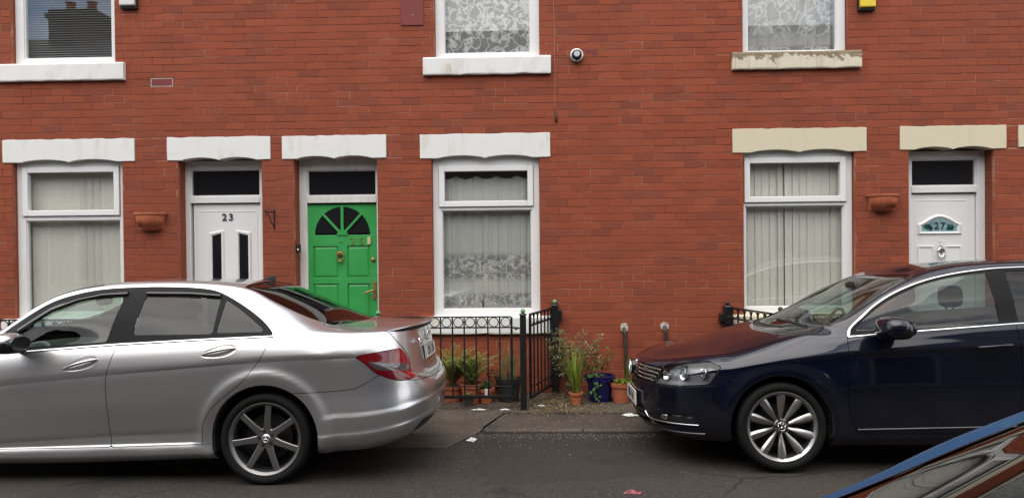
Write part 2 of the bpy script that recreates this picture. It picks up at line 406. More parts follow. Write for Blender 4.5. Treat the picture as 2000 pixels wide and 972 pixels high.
m_leaf('fern_leaf', (.17, .23, .045), (.30, .36, .10))
m_leaf('pale_leaf', (.16, .19, .07), (.34, .36, .19))
m_leaf('bright_leaf', (.10, .17, .02), (.24, .30, .04))
m_leaf('ivy_leaf', (.035, .09, .02), (.10, .17, .05))
m_leaf('dry_leaf', (.12, .085, .04), (.28, .21, .11), .1, 30)
m_leaf('straw_leaf', (.17, .145, .06), (.30, .27, .12), .15, 14)
simple('black_iron', (.008, .008, .009), .38, var=.3, scale=40, bump=.2, Specular_IOR_Level=.5)
simple('black_plastic', (.012, .012, .013), .55)
simple('trim_black', (.007, .007, .008), .5, Specular_IOR_Level=.10)
simple('lamp_grey', (.16, .16, .17), .3, .3)
simple('dark_trim', (.11, .11, .115), .38, .9)
simple('gloss_black', (.006, .006, .008), .08)
simple('tyre_rubber', (.0075, .0075, .0075), .8, var=.3, scale=60, Specular_IOR_Level=.18)
simple('dark_alloy', (.19, .185, .187), .36, .8)
simple('disc_dark', (.03, .029, .029), .5, .5)
simple('alloy', (.37, .36, .35), .30, .9)
simple('chrome', (.80, .80, .82), .10, 1.0)
simple('satin_chrome', (.55, .55, .56), .25, 1.0)
simple('under_black', (.006, .006, .006), .9)
simple('interior', (.022, .022, .024), .8, var=.3, scale=30)
simple('light_trim', (.35, .34, .32), .8)
simple('red_lens', (.105, .0015, .005), .12, Coat_Weight=.4)
simple('red_lens_bright', (.22, .003, .007), .10, Coat_Weight=.4)
simple('smoke_lens', (.07, .062, .062), .06, .3, Coat_Weight=1.0)
simple('reflector', (.75, .75, .77), .15, 1.0)
simple('lamp_dark', (.03, .03, .033), .2, .4)
simple('plate_white', (.70, .70, .66), .35)
simple('plate_yellow', (.68, .50, .12), .35)
simple('plate_black', (.01, .01, .01), .4)
simple('verdigris', (.13, .30, .15), .6, var=.4, scale=60)
simple('blue_glaze', (.004, .007, .07), .12, var=.3, scale=9)
simple('dark_pot', (.022, .022, .024), .5, var=.3, scale=15)
simple('grey_pot', (.085, .08, .07), .7, var=.3, scale=15)
simple('soil', (.035, .024, .016), .95, var=.5, scale=60)
simple('paper_white', (.60, .60, .58), .7, var=.2, scale=30)
simple('wrapper_red', (.22, .045, .06), .4, var=.8, scale=45)
simple('burgundy_paint', (.17, .022, .020), .6, var=.12, scale=8, bump=.2)
simple('brass', (.40, .25, .10), .4, .8, var=.4, scale=50)
simple('dull_gold', (.22, .24, .05), .5, .2)
simple('number_black', (.03, .03, .035), .5)
simple('sticker_yellow', (.60, .55, .28), .6)
simple('alarm_white', (.62, .60, .56), .5)
simple('alarm_yellow', (.72, .52, .03), .45)
simple('alarm_case', (.02, .02, .024), .5)
simple('kerb_grit', (.19, .165, .14), .9, var=.4, scale=200)
simple('stem_green', (.09, .13, .035), .6)
simple('stem_brown', (.10, .065, .035), .8)
simple('flower_yellow', (.62, .58, .30), .6)
simple('mortar_grey', (.46, .42, .37), .95, var=.3, scale=30, bump=.4)
simple('pipe_iron', (.035, .018, .014), .6, var=.4, scale=25)
simple('room', (.16, .15, .14), .9)
simple('venetian', (.34, .34, .33), .5)
simple('dull_frame', (.20, .19, .18), .6)
simple('stained_blue', (.22, .38, .40), .12, var=.35, scale=24)
simple('stained_green', (.03, .10, .085), .15)
simple('flue_metal', (.55, .56, .56), .3, .6, var=.25, scale=50)
simple('cable_paint', (.33, .13, .09), .6)
MT = MATS
# ================================================================ ground: the street is cambered, falling to a gutter in front of the houses
def gz(Y):
    return float(np.interp(Y, [-8.0, -6.6, -5.2, -3.3, -1.42], [-.055, -.015, .0, 0.0, -.075]))
def ground_sheet(name, rows, mat, label):
    b = MB(); b.sheet(rows, False); return struct(b.build(name, mat, recalc=False), label)
ys = [-250, -8.0, -7.3, -6.6, -5.9, -5.2, -4.2, -3.3, -2.7, -2.0, -1.42, 0.3, 250]
ground_sheet('road', [[(x, y, gz(y)) for x in (-250, -20, 20, 250)] for y in ys], MT['asphalt'], 'dark worn asphalt street between the terraces')
def pz(Y): return float(np.interp(Y, [-1.40, -.93, 0.3], [-.052, -.020, .0]))
ex = lambda y: float(np.interp(y, [-2.09, -.80, .35], [-.775, -.315, -.03]))     # slanting right edge of the paler patch
ground_sheet('pavement', [[(ex(y)+.02, y, pz(y)), (3, y, pz(y)), (9, y, pz(y))] for y in (-1.405, -1.2, -.935)], MT['pavement'], 'dark tarmac pavement strip in front of the flower pots')
ground_sheet('forecourt', [[(ex(y)+.01, y, pz(y)+.006), (3, y, pz(y)+.006), (9, y, pz(y)+.006)] for y in (-.925, -.5, .3)], MT['forecourt_ground'], 'narrow earthy strip at the foot of the brick wall')
b = MB(); b.box(-.33, 9, -.937, -.923, -.06, pz(-.93)+.009); struct(b.build('edging', MT['kerb_stone'], bevel=.003), 'thin pale edging line between pavement and wall strip')
pp = [(-2.08, gz(-2.08)+.005), (-1.75, gz(-1.75)+.006), (-1.45, gz(-1.45)+.007), (-1.34, -.045), (-.93, -.014), (.35, .010)]
ground_sheet('pavement_patch', [[(-9, y, z), (-4, y, z), (ex(y)-.012*math.sin(y*9), y, z)] for y, z in pp], MT['concrete_patch'], 'paler worn concrete pavement with a slanting edge beside the silver car')
# low worn kerb stones between the two cars and on to the right
kr = random.Random(3); x = -.50
kerb = bpy.data.objects.new('kerb', None); C.objects.link(kerb); struct(kerb, 'low worn kerb along the gutter')
while x < 8:
    L = .9+kr.uniform(-.02, .02)
    b = MB(); b.box(x+.004, x+L-.004, -1.50+kr.uniform(-.004, .004), -1.403, -.12, -.048+kr.uniform(-.003, .003)); b.build('stone', MT['kerb_stone'], kerb, bevel=.008); x += L
b = MB(); b.box(-40, 40, -9.8, -8.02, -.3, .06); struct(b.build('far_pavement', MT['concrete_patch'], bevel=.01), 'pavement behind the camera')
# ================================================================ the terrace
def rect_sub(r, holes):
    out = [r]
    for h in holes:
        nxt = []
        for (a, b, c, d) in out:
            if h[0] >= b or h[1] <= a or h[2] >= d or h[3] <= c: nxt.append((a, b, c, d)); continue
            if h[2] > c: nxt.append((a, b, c, h[2]))
            if h[3] < d: nxt.append((a, b, h[3], d))
            z0, z1 = max(c, h[2]), min(d, h[3])
            if h[0] > a: nxt.append((a, h[0], z0, z1))
            if h[1] < b: nxt.append((h[1], b, z0, z1))
        out = nxt
    return out
CO, BL, JT = .0805, .228, .0062
def brick_mesh(name, w, h, dep=.04):
    b = MB(); c = .0022; x, z = w/2, h/2
    v = []
    for (s, y) in ((c, -.0045), (0, -.0020), (0, dep)):
        v += [(-x+s, y, -z+s), (x-s, y, -z+s), (x-s, y, z-s), (-x+s, y, z-s)]
    f = [(0, 1, 2, 3)]
    for k in (0, 4):
        for i in range(4): f.append((k+i, k+4+i, k+4+(i+1) % 4, k+(i+1) % 4))
    b.add(v, f); return b
BRICKS = [brick_mesh('brick', BL-JT, CO-JT).mesh('brick') for _ in range(1)]
for m in BRICKS: m.materials.append(MT['brick'])
ZTOP = 5.45
HOUSES = {
 23: dict(x=(-7.3, -2.86), holes=[]), 25: dict(x=(-2.86, 1.10), holes=[]), 27: dict(x=(1.10, 5.04), holes=[]), 29: dict(x=(5.04, 7.3), holes=[])}
HL = {23: 'red brick terraced house with white lintels and white door numbered 23',
      25: 'red brick terraced house with the bright green front door',
      27: 'red brick terraced house with cream lintels and white door numbered 27',
      29: 'red brick terraced house at the right edge, only its cream lintel corner in view'}
for k, h in HOUSES.items():
    h['o'] = thing('terraced_house', ((h['x'][0]+h['x'][1])/2, .15, 0), HL[k], 'house', 'red brick terraced houses in the row facing the camera')

def lintel(k, x0, x1, z0, z1, mat, seed=0):
    """flat stone with two shallow arches cut in its lower edge"""
    r = random.Random(seed); xm = (x0+x1)/2; e = .15*(x1-x0)/1.15+.01; up = .027; n = 12
    pts = []
    for s in range(int((x1-x0)/.06)+1):
        t = s/int((x1-x0)/.06); pts.append((x0+(x1-x0)*t, z1+r.uniform(-.0045, .0045)))
    pts = pts[::-1]                                   # top edge, right to left; then down the left side
    pts += [(x0+r.uniform(-.004, .002), z0+(z1-z0)*.55), (x0, z0)]
    a0, a1 = x0+e, x1-e
    for (p, q) in ((a0, xm), (xm, a1)):
        for i in range(n+1):
            t = i/n; pts.append((p+(q-p)*t, z0+up*math.sin(math.pi*t)**.85 if 0 < t < 1 else z0-.002))
    pts += [(x1, z0), (x1+r.uniform(-.002, .004), z0+(z1-z0)*.5)]
    b = MB(); b.prism(pts, -.016, .30); o = b.build('lintel', mat, HOUSES[k]['o'], bevel=.004)
    HOUSES[k]['holes'].append((x0-.002, x1+.002, z0, z1+.002))
    return o
def sill(k, x0, x1, z0, z1, mat, out=.055, seed=1):
    r = random.Random(seed); n = 14; b = MB(); rows = []
    for i in range(n+1):
        x = x0+(x1-x0)*i/n; w = lambda: r.uniform(-.003, .003)
        rows.append([(x, .09, z0), (x, -out+.006+w(), z0+w()), (x, -out+w(), z0+.014), (x, -out+w(), z1-.016), (x, -out+.008+w(), z1+w()*.5), (x, .09, z1+.012)])
    b.sheet(rows, False, True)
    m = 6; b.f += [tuple(range(m)), tuple(n*m+i for i in range(m))]; b.sm += [False]*2; b.mi += [0]*2
    o = b.build('window_sill', mat, HOUSES[k]['o'], bevel=.003); HOUSES[k]['holes'].append((x0, x1, z0, z1)); HOUSES[k].setdefault('solid', []).append((x0, x1, z0, z1)); return o
def frame_rect(b, x0, x1, z0, z1, w, y0, y1, wb=None, wt=None):
    wb = wb if wb is not None else w; wt = wt if wt is not None else w
    b.box(x0, x0+w, y0, y1, z0, z1); b.box(x1-w, x1, y0, y1, z0, z1)
    b.box(x0+w, x1-w, y0, y1, z0, z0+wb); b.box(x0+w, x1-w, y0, y1, z1-wt, z1)
def pane(x0, x1, z0, z1, y, parent, mat='window_glass', name='pane'):
    b = MB(); b.box(x0, x1, y, y+.004, z0, z1); return b.build(name, MT[mat], parent)
def window(k, x0, x1, z0, z1, g2, g1, ytop, hole_top, yf=.065):
    """frame x0..x1, z0..z1; g2 the large pane, g1 the top light (x0,x1,z0,z1), already where they sit in the plane of the frame"""
    H = HOUSES[k]; H['holes'].append((x0-.006, x1+.006, z0-.002, hole_top))
    b = MB(); ya, yb = yf, yf+.07
    zt = (g2[3]+g1[2])/2
    b.box(x0, g2[0], ya, yb, z0, hole_top); b.box(g2[1], x1, ya, yb, z0, hole_top)
    b.box(g2[0], g2[1], ya, yb, z0, g2[2]); b.box(g2[0], g2[1], ya, yb, g2[3], g2[3]+.075); b.box(g2[0], g2[1], ya, yb, g1[3]+.035, hole_top)
    b.box(g2[0], g2[1], ya+.01, yb-.004, g2[3]+.075, g2[3]+.078)
    fo = b.build('window', MT['upvc'], H['o'], bevel=.004)
    # glazing bead, slightly inside
    b = MB(); frame_rect(b, g2[0]-.001, g2[1]+.001, g2[2]-.001, g2[3]+.001, .013, ya+.016, yb-.01); b.build('glazing_bead', MT['upvc'], fo, bevel=.003)
    pane(g2[0]+.01, g2[1]-.01, g2[2]+.01, g2[3]-.01, ya+.035, fo)
    # opening top light: its own sash standing proud
    s = MB(); w = .062
    frame_rect(s, g1[0]-w, g1[1]+w, g1[2]-w, g1[3]+w, w, ya-.022, yb-.02)
    so_ = s.build('sash', MT['upvc'], fo, bevel=.006)
    pane(g1[0]-.005, g1[1]+.005, g1[2]-.005, g1[3]+.005, ya+.012, fo)
    # dark gasket line round the sash
    s = MB(); frame_rect(s, g1[0]-w-.004, g1[1]+w+.004, g1[2]-w-.006, g1[3]+w+.003, .004, ya-.003, ya+.02); s.build('gasket', MT['black_plastic'], fo)
    return fo
def room(k, x0, x1, z0, z1, y0=.2, y1=1.6):
    b = MB(); b.add([(x0, y0, z0), (x1, y0, z0), (x1, y1, z0), (x0, y1, z0), (x0, y0, z1), (x1, y0, z1), (x1, y1, z1), (x0, y1, z1)],
                    [(0, 1, 2, 3), (4, 7, 6, 5), (0, 4, 5, 1)[:0] or (3, 2, 6, 7), (0, 3, 7, 4), (1, 5, 6, 2)])
    return b.build('room', MT['room'], HOUSES[k]['o'], recalc=False)

WS, CS = MT['white_stone'], MT['cream_stone']
S = 1.0084     # a frame 7 cm behind the wall face looks that much smaller; measured widths are in the wall plane
# lintels
lintel(23, -5.928, -4.438, 2.572, 2.824, WS, 1); lintel(23, -4.072, -2.922, 2.572, 2.824, WS, 2)
lintel(25, -2.794, -1.644, 2.572, 2.822, WS, 3); lintel(25, -1.276, .144, 2.557, 2.818, WS, 4)
lintel(27, 2.100, 3.520, 2.572, 2.826, CS, 5); lintel(27, 3.872, 4.980, 2.580, 2.828, CS, 6); lintel(29, 5.108, 6.22, 2.592, 2.826, CS, 7)
# sills
sill(23, -6.0, -4.528, 3.462, 3.655, WS, seed=2); sill(25, -1.227, .158, 3.452, 3.645, WS, seed=3); sill(27, 2.095, 3.46, 3.455, 3.640, MT['worn_sill'], seed=4)
sill(23, -5.95, -4.40, .64, .835, WS, seed=5); sill(25, -1.285, .15, .645, .832, WS, seed=6); sill(27, 2.08, 3.52, .645, .832, CS, seed=7)
# ground-floor windows
W25 = window(25, -1.147, .020, .832, 2.545, (-1.055, -.066, .902, 1.992), (-1.018, -.108, 2.092, 2.416), 0, 2.60)
W27 = window(27, 2.222, 3.392, .832, 2.553, (2.253, 3.308, .905, 2.002), (2.300, 3.262, 2.102, 2.462), 0, 2.61)
W23 = window(23, -5.82, -4.59, .835, 2.565, (-5.728, -4.652, .90, 1.930), (-5.690, -4.712, 2.042, 2.462), 0, 2.61)
# first-floor windows: one big pane in view, a top light above the frame of the picture
U23 = window(23, -5.81, -4.652, 3.640, 5.02, (-5.715, -4.716, 3.733, 4.56), (-5.68, -4.75, 4.66, 4.93), 0, 5.02)
U25 = window(25, -1.100, .036, 3.630, 5.02, (-1.008, -.060, 3.705, 4.56), (-.97, -.10, 4.66, 4.93), 0, 5.02)
U27 = window(27, 2.225, 3.328, 3.628, 5.02, (2.288, 3.240, 3.668, 4.56), (2.33, 3.20, 4.66, 4.93), 0, 5.02)
for k, x0, x1 in ((23, -6.1, -4.3), (25, -1.4, .3), (27, 1.95, 3.65)):
    room(k, x0, x1, .3, 2.6); room(k, x0, x1, 3.3, 5.1)

# ---------------------------------------------------------------- doors
YD = .20
def door_frame(k, x0, x1, zt, fl, fr, glass, ztr, mat, gl_mat, hole):
    """x0..x1 outside of the white frame; fl / fr widths of its jambs; glass the fanlight pane; ztr the transom (z0,z1)"""
    H = HOUSES[k]; H['holes'].append(hole)
    b = MB(); b.box(x0, x0+fl, YD-.03, YD+.09, 0, zt); b.box(x1-fr, x1, YD-.03, YD+.09, 0, zt)
    b.box(x0+fl, x1-fr, YD-.03, YD+.09, glass[3], zt); b.box(x0+fl, x1-fr, YD-.034, YD+.09, ztr[0], ztr[1])
    o = b.build('door_frame', mat, H['o'], bevel=.005)
    b = MB(); b.box(x0+fl, x1-fr, YD+.02, YD+.03, ztr[1], glass[3]); b.build('pane', MT[gl_mat], o)
    b = MB(); frame_rect(b, x0+fl, x1-fr, ztr[1], glass[3], .014, YD-.012, YD+.03); b.build('glazing_bead', mat, o, bevel=.003)
    # step and hall behind
    b = MB(); b.box(hole[0]+.01, hole[1]-.01, -.06, YD+.02, .0, .10); b.build('doorstep', MT['kerb_stone'], H['o'], bevel=.008)
    b = MB(); b.box(hole[0], hole[1], YD+.1, YD+.12, 0, zt+.1); b.build('hall_wall', MT['room'], H['o'])
    return o
Q = 1+YD/8.35    # parallax: what sits at depth YD is that much larger than it measures on the wall plane
def dx(x): return x*Q+.0
def dz(z): return 1.65+(z-1.65)*Q
# --- number 23: white plastic door with two slanting-topped panes
f23 = door_frame(23, dx(-3.876), dx(-3.031)+.07, dz(2.56), .062*Q, .075, (0, 0, 0, dz(2.466)), (dz(2.098), dz(2.170)), MT['upvc'], 'dark_glass', (-3.962, -3.025, 0, 2.6))
lx0, lx1, lz1 = dx(-3.795), dx(-3.03), dz(2.094)
b = MB(); b.box(lx0+.004, lx1+.0, YD+.0, YD+.05, .11, lz1-.008)
d23 = b.build('door', MT['upvc'], HOUSES[23]['o'], bevel=.005)
tag(d23, 'white plastic door with the number 23')
b = MB(); frame_rect(b, lx0+.06, lx1-.05, .2, lz1-.085, .008, YD-.004, YD+.004); b.build('moulding', MT['upvc'], d23, bevel=.002)
b = MB(); b.box(lx0+.068, lx1-.06, YD-.0005, YD+.004, lz1-.094, lz1-.088); b.build('shadow_gap', MT['black_plastic'], d23)
for side in (0, 1):
    xa = dx(-3.585) if side == 0 else dx(-3.285); xb = xa+.098*Q
    zo, zi = dz(1.735), dz(1.76)
    ztl, ztr_ = (zo, zi) if side == 0 else (zi, zo)
    out = [(xa, .62), (xb, .62), (xb, ztr_), (xa, ztl)]
    b = MB(); b.prism(out, YD-.003, YD+.004); b.build('pane', MT['dark_glass'], d23)
    b = MB(); w = .036
    o4 = [(xa-w, .62-w), (xb+w, .62-w), (xb+w, ztr_+w+.008), (xa-w, ztl+w+.008)]
    for i in range(4):
        p, q = o4[i], o4[(i+1) % 4]; pi, qi = out[i], out[(i+1) % 4]
        b.add([(p[0], YD-.001, p[1]), (q[0], YD-.001, q[1]), (qi[0], YD-.001, qi[1]), (pi[0], YD-.001, pi[1]),
               (p[0]*.7+pi[0]*.3, YD-.016, p[1]*.7+pi[1]*.3), (q[0]*.7+qi[0]*.3, YD-.016, q[1]*.7+qi[1]*.3), (q[0]*.25+qi[0]*.75, YD-.013, q[1]*.25+qi[1]*.75), (p[0]*.25+pi[0]*.75, YD-.013, p[1]*.25+pi[1]*.75)],
              [(0, 1, 5, 4), (4, 5, 6, 7), (7, 6, 2, 3)])
    b.build('moulding', MT['upvc'], d23)
hp = HOUSES[23]['o'].location
for ch, x in (('2', -3.445), ('3', -3.372)):
    text_obj('digit', ch, .105*Q, MT['number_black'], d23, (dx(x)-hp.x, YD-.006-hp.y, dz(1.94)), .003, bold=.002)
# --- number 25: green panelled door with a sunburst fanlight
f25 = door_frame(25, dx(-2.604), dx(-1.759)+.055, dz(2.58), .085*Q, .05, (0, 0, 0, dz(2.444)), (dz(2.085), dz(2.160)), MT['old_white_paint'], 'dark_glass', (-2.672, -1.748, 0, 2.6))
gx0, gx1, gz0, gz1 = dx(-2.520), dx(-1.762), .11, dz(2.068)
gc = (gx0+gx1)/2
fz, fR = dz(1.735), .305*Q                      # fanlight: centre height and radius
b = MB(); yb, yf = YD+.045, YD+.004
b.box(gx0, gx1, YD+.022, yb, gz0, fz-.03)        # core slab, panel fields lie on it
px = [(gx0+.055, gc-.052), (gc+.052, gx1-.085)]
prow = [(.18, .46), (.46+.09, dz(1.195)), (dz(1.265), dz(1.625))]
prow = [(.20, .55), (.64, dz(1.200)), (dz(1.268), dz(1.612))]
zs = [gz0]+[z for r in prow for z in r]+[fz]
for i in range(0, len(zs), 2): b.box(gx0, gx1, yf, yb-.002, zs[i], zs[i+1])             # rails
for z0, z1 in prow:
    for xa, xb in ((gx0, px[0][0]), (px[0][1], px[1][0]), (px[1][1], gx1)): b.box(xa, xb, yf+.0006, yb-.002, z0, z1)   # stiles
# upper leaf round the half-round light
n = 24; arc = [(gc+fR*math.cos(math.pi*i/n), fz+fR*math.sin(math.pi*i/n)) for i in range(n+1)]
outr = []
for i in range(n+1):
    a = math.pi*i/n; cx_, sz_ = math.cos(a), math.sin(a)
    hx = (gx1-gc) if cx_ >= 0 else (gc-gx0); t = min(hx/abs(cx_) if abs(cx_) > 1e-6 else 9, (gz1-fz)/sz_ if sz_ > 1e-6 else 9)
    outr.append((gc+cx_*t, fz+sz_*t))
for cxr, ang in ((gx1, math.atan2(gz1-fz, gx1-gc)), (gx0, math.atan2(gz1-fz, gx0-gc))):
    i = min(range(n+1), key=lambda i: abs(math.pi*i/n-ang)); outr[i] = (cxr, gz1)
for i in range(n):
    P4 = [arc[i], outr[i], outr[i+1], arc[i+1]]
    b.add([(p[0], yf, p[1]) for p in P4]+[(p[0], yb, p[1]) for p in P4], [(0, 1, 2, 3), (0, 3, 7, 4), (7, 6, 5, 4), (1, 5, 6, 2)])
d25 = b.build('door', MT['green_paint'], HOUSES[25]['o'], bevel=.003)
tag(d25, 'bright green panelled wooden door with a half-round sunburst light')
# glazing bars and hub of the fanlight
b = MB()
for a in (47, 90, 133):
    ca, sa = math.cos(rad(a)), math.sin(rad(a)); w = .016 if a == 90 else .013
    p0, p1 = (gc+ca*.03, fz+sa*.03), (gc+ca*(fR+.01), fz+sa*(fR+.01)); nx_, nz_ = -sa*w, ca*w
    b.prism([(p0[0]-nx_, p0[1]-nz_), (p1[0]-nx_, p1[1]-nz_), (p1[0]+nx_, p1[1]+nz_), (p0[0]+nx_, p0[1]+nz_)], YD-.008, YD+.02)
b.prism([(gc+.062*math.cos(math.pi*i/12), fz-.004+.062*math.sin(math.pi*i/12)) for i in range(13)], YD-.006, YD+.02)
b.build('glazing_bar', MT['green_paint'], d25, bevel=.003)
for a0, a1 in ((4, 45), (49, 88), (92, 131), (135, 176)):
    pts = [(gc+.03*math.cos(rad((a0+a1)/2)), fz+.01)]+[(gc+(fR-.002)*math.cos(rad(a0+(a1-a0)*i/8)), fz+(fR-.002)*math.sin(rad(a0+(a1-a0)*i/8))) for i in range(9)]
    b = MB(); b.prism(pts, YD+.012, YD+.018); b.build('pane', MT['obscure_glass'], d25)
for z0, z1 in prow:                                # raised fields with sloping margins
    for xa, xb in px:
        b = MB(); m = .028
        b.add([(xa+.004, YD+.021, z0+.004), (xb-.004, YD+.021, z0+.004), (xb-.004, YD+.021, z1-.004), (xa+.004, YD+.021, z1-.004), (xa+m, YD+.012, z0+m), (xb-m, YD+.012, z0+m), (xb-m, YD+.012, z1-m), (xa+m, YD+.012, z1-m)],
              [(0, 1, 5, 4), (1, 2, 6, 5), (2, 3, 7, 6), (3, 0, 4, 7), (4, 5, 6, 7)]); b.build('panel', MT['green_paint'], d25)
hp25 = HOUSES[25]['o'].location
def knocker(parent, x, z, mat, y=YD):
    b = MB(); b.prism([(x+.03*math.cos(w)*.8, z+.045+.035*math.sin(w)) for w in [2*math.pi*i/14 for i in range(14)]], y-.014, y+.004)
    b.tube([(x+.036*math.cos(w), y-.018-.012*abs(math.sin(w/2)), z+.005+.05*math.sin(w)) for w in [2*math.pi*i/20 for i in range(21)]], .0085, 8, cap=False)
    b.ball((x, y-.03, z-.045), .016, 10); b.tube([(x-.03, y-.016, z+.03), (x+.03, y-.016, z+.03)], .011, 8)
    return b.build('knocker', mat, parent, angle=40)
knocker(d25, dx(-2.163), dz(1.492), MT['brass'])
b = MB(); b.lathe([(0, YD-.006), (.009, YD-.006), (.011, YD+.005)], (dx(-2.163), 0, dz(1.665)), 'y', 12); b.build('spyhole', MT['brass'], d25)
b = MB(); b.lathe([(0, YD-.012), (.022, YD-.012), (.026, YD+.005)], (dx(-1.803), 0, dz(1.462)), 'y', 16); b.build('lock', MT['brass'], d25)
b = MB(); b.box(dx(-1.815), dx(-1.775), YD-.006, YD+.006, dz(1.03), dz(1.22)); b.tube([(dx(-1.795), YD-.004, dz(1.13)), (dx(-1.795), YD-.045, dz(1.13)), (dx(-1.87), YD-.05, dz(1.11)), (dx(-1.90), YD-.05, dz(1.085))], .009, 8)
b.build('handle', MT['brass'], d25, bevel=.002)
for ch, x in (('2', -2.030), ('5', -1.935)): text_obj('digit', ch, .115, MT['dull_gold'], d25, (dx(x)-hp25.x, YD-.002-hp25.y, dz(1.662)), .002)
b = MB(); b.box(dx(-1.865), dx(-1.828), YD-.012, YD+.006, dz(1.628), dz(1.71)); st = b.build('door_chime', MT['sticker_yellow'], d25, bevel=.004)
# --- number 27: white plastic door with a small arched picture light
f27 = door_frame(27, dx(3.985)-.08, dx(4.778), dz(2.56), .075, .114*Q, (0, 0, 0, dz(2.474)), (dz(2.118), dz(2.187)), MT['upvc'], 'obscure_glass', (3.965, 4.862, 0, 2.6))
lx0, lx1, lz1 = dx(3.975), dx(4.660), dz(2.113)
b = MB(); b.box(lx0, lx1-.004, YD, YD+.05, .11, lz1-.008); d27 = b.build('door', MT['upvc'], HOUSES[27]['o'], bevel=.005)
tag(d27, 'white plastic door with a small arched light reading 27')
b = MB(); frame_rect(b, lx0+.045, lx1-.085, .2, lz1-.075, .008, YD-.004, YD+.004); b.build('moulding', MT['upvc'], d27, bevel=.002)
b = MB(); b.box(lx0+.05, lx1-.09, YD-.0005, YD+.004, lz1-.084, lz1-.078); b.build('shadow_gap', MT['black_plastic'], d27)
cx27, cz27 = dx(4.283), dz(1.705); hw = .185*Q
def arch_pts(hw, z0, zs_, zt, n=16):
    pts = [(cx27-hw, z0), (cx27+hw, z0)]
    for i in range(n+1):
        t = 1-2*i/n; pts.append((cx27+hw*t, zs_+(zt-zs_)*math.cos(t*math.pi/2)**1.3))
    return pts
inn, ou = arch_pts(hw, cz27, cz27+.062, cz27+.142), arch_pts(hw+.05, cz27-.035, cz27+.085, cz27+.19)
b = MB(); b.prism(inn, YD-.004, YD+.004); b.build('pane', MT['stained_blue'], d27)
b = MB(); n = len(inn)
mid = [(p[0]*.5+q[0]*.5, p[1]*.5+q[1]*.5) for p, q in zip(inn, ou)]
b.add([(p[0], YD-.001, p[1]) for p in ou]+[(p[0], YD-.02, p[1]) for p in mid]+[(p[0], YD-.003, p[1]) for p in inn],
      [(i, (i+1) % n, n+(i+1) % n, n+i) for i in range(n)]+[(n+i, n+(i+1) % n, 2*n+(i+1) % n, 2*n+i) for i in range(n)])
b.build('moulding', MT['upvc'], d27)
hp27 = HOUSES[27]['o'].location
for ch, x in (('2', -.032), ('7', .035)): text_obj('digit', ch, .105, MT['number_black'], d27, (cx27+x-hp27.x, YD-.006-hp27.y, cz27+.058), .002, bold=.003)
r = random.Random(5)
for sx_ in (-1, 1):
    b = MB()
    for i in range(9): b.prism([(cx27+sx_*(.10+r.uniform(-.025, .06))+.014*math.cos(w)*r.uniform(.6, 1.3), cz27+.02+.055*r.random()+.013*math.sin(w)) for w in [2*math.pi*j/7 for j in range(7)]], YD-.0055-.0002*i, YD-.004)
    b.build('painted_flowers', MT['stained_green'], d27)
for xa, xb in ((cx27-hw-.045, cx27-.06), (cx27+.06, cx27+hw+.045)):
    b = MB(); frame_rect(b, xa, xb, .8, dz(1.555), .016, YD-.010, YD+.004); b.build('moulding', MT['upvc'], d27, bevel=.004)
knocker(d27, dx(4.291), dz(1.478), MT['chrome'])
b = MB(); b.lathe([(0, YD-.006), (.008, YD-.006), (.010, YD+.005)], (dx(4.291), 0, dz(1.60)), 'y', 12); b.build('spyhole', MT['chrome'], d27)
# --- number 29, outside the picture but for its lintel
f29 = door_frame(29, 5.20, 6.12, 2.58, .09, .09, (0, 0, 0, 2.48), (2.10, 2.18), MT['upvc'], 'obscure_glass', (5.19, 6.13, 0, 2.6))
b = MB(); b.box(5.30, 6.02, YD, YD+.05, .11, 2.095); d29 = b.build('door', MT['upvc'], HOUSES[29]['o'], bevel=.005)
b = MB(); frame_rect(b, 5.36, 5.96, .2, 2.02, .01, YD-.005, YD+.004); b.build('moulding', MT['upvc'], d29, bevel=.002)

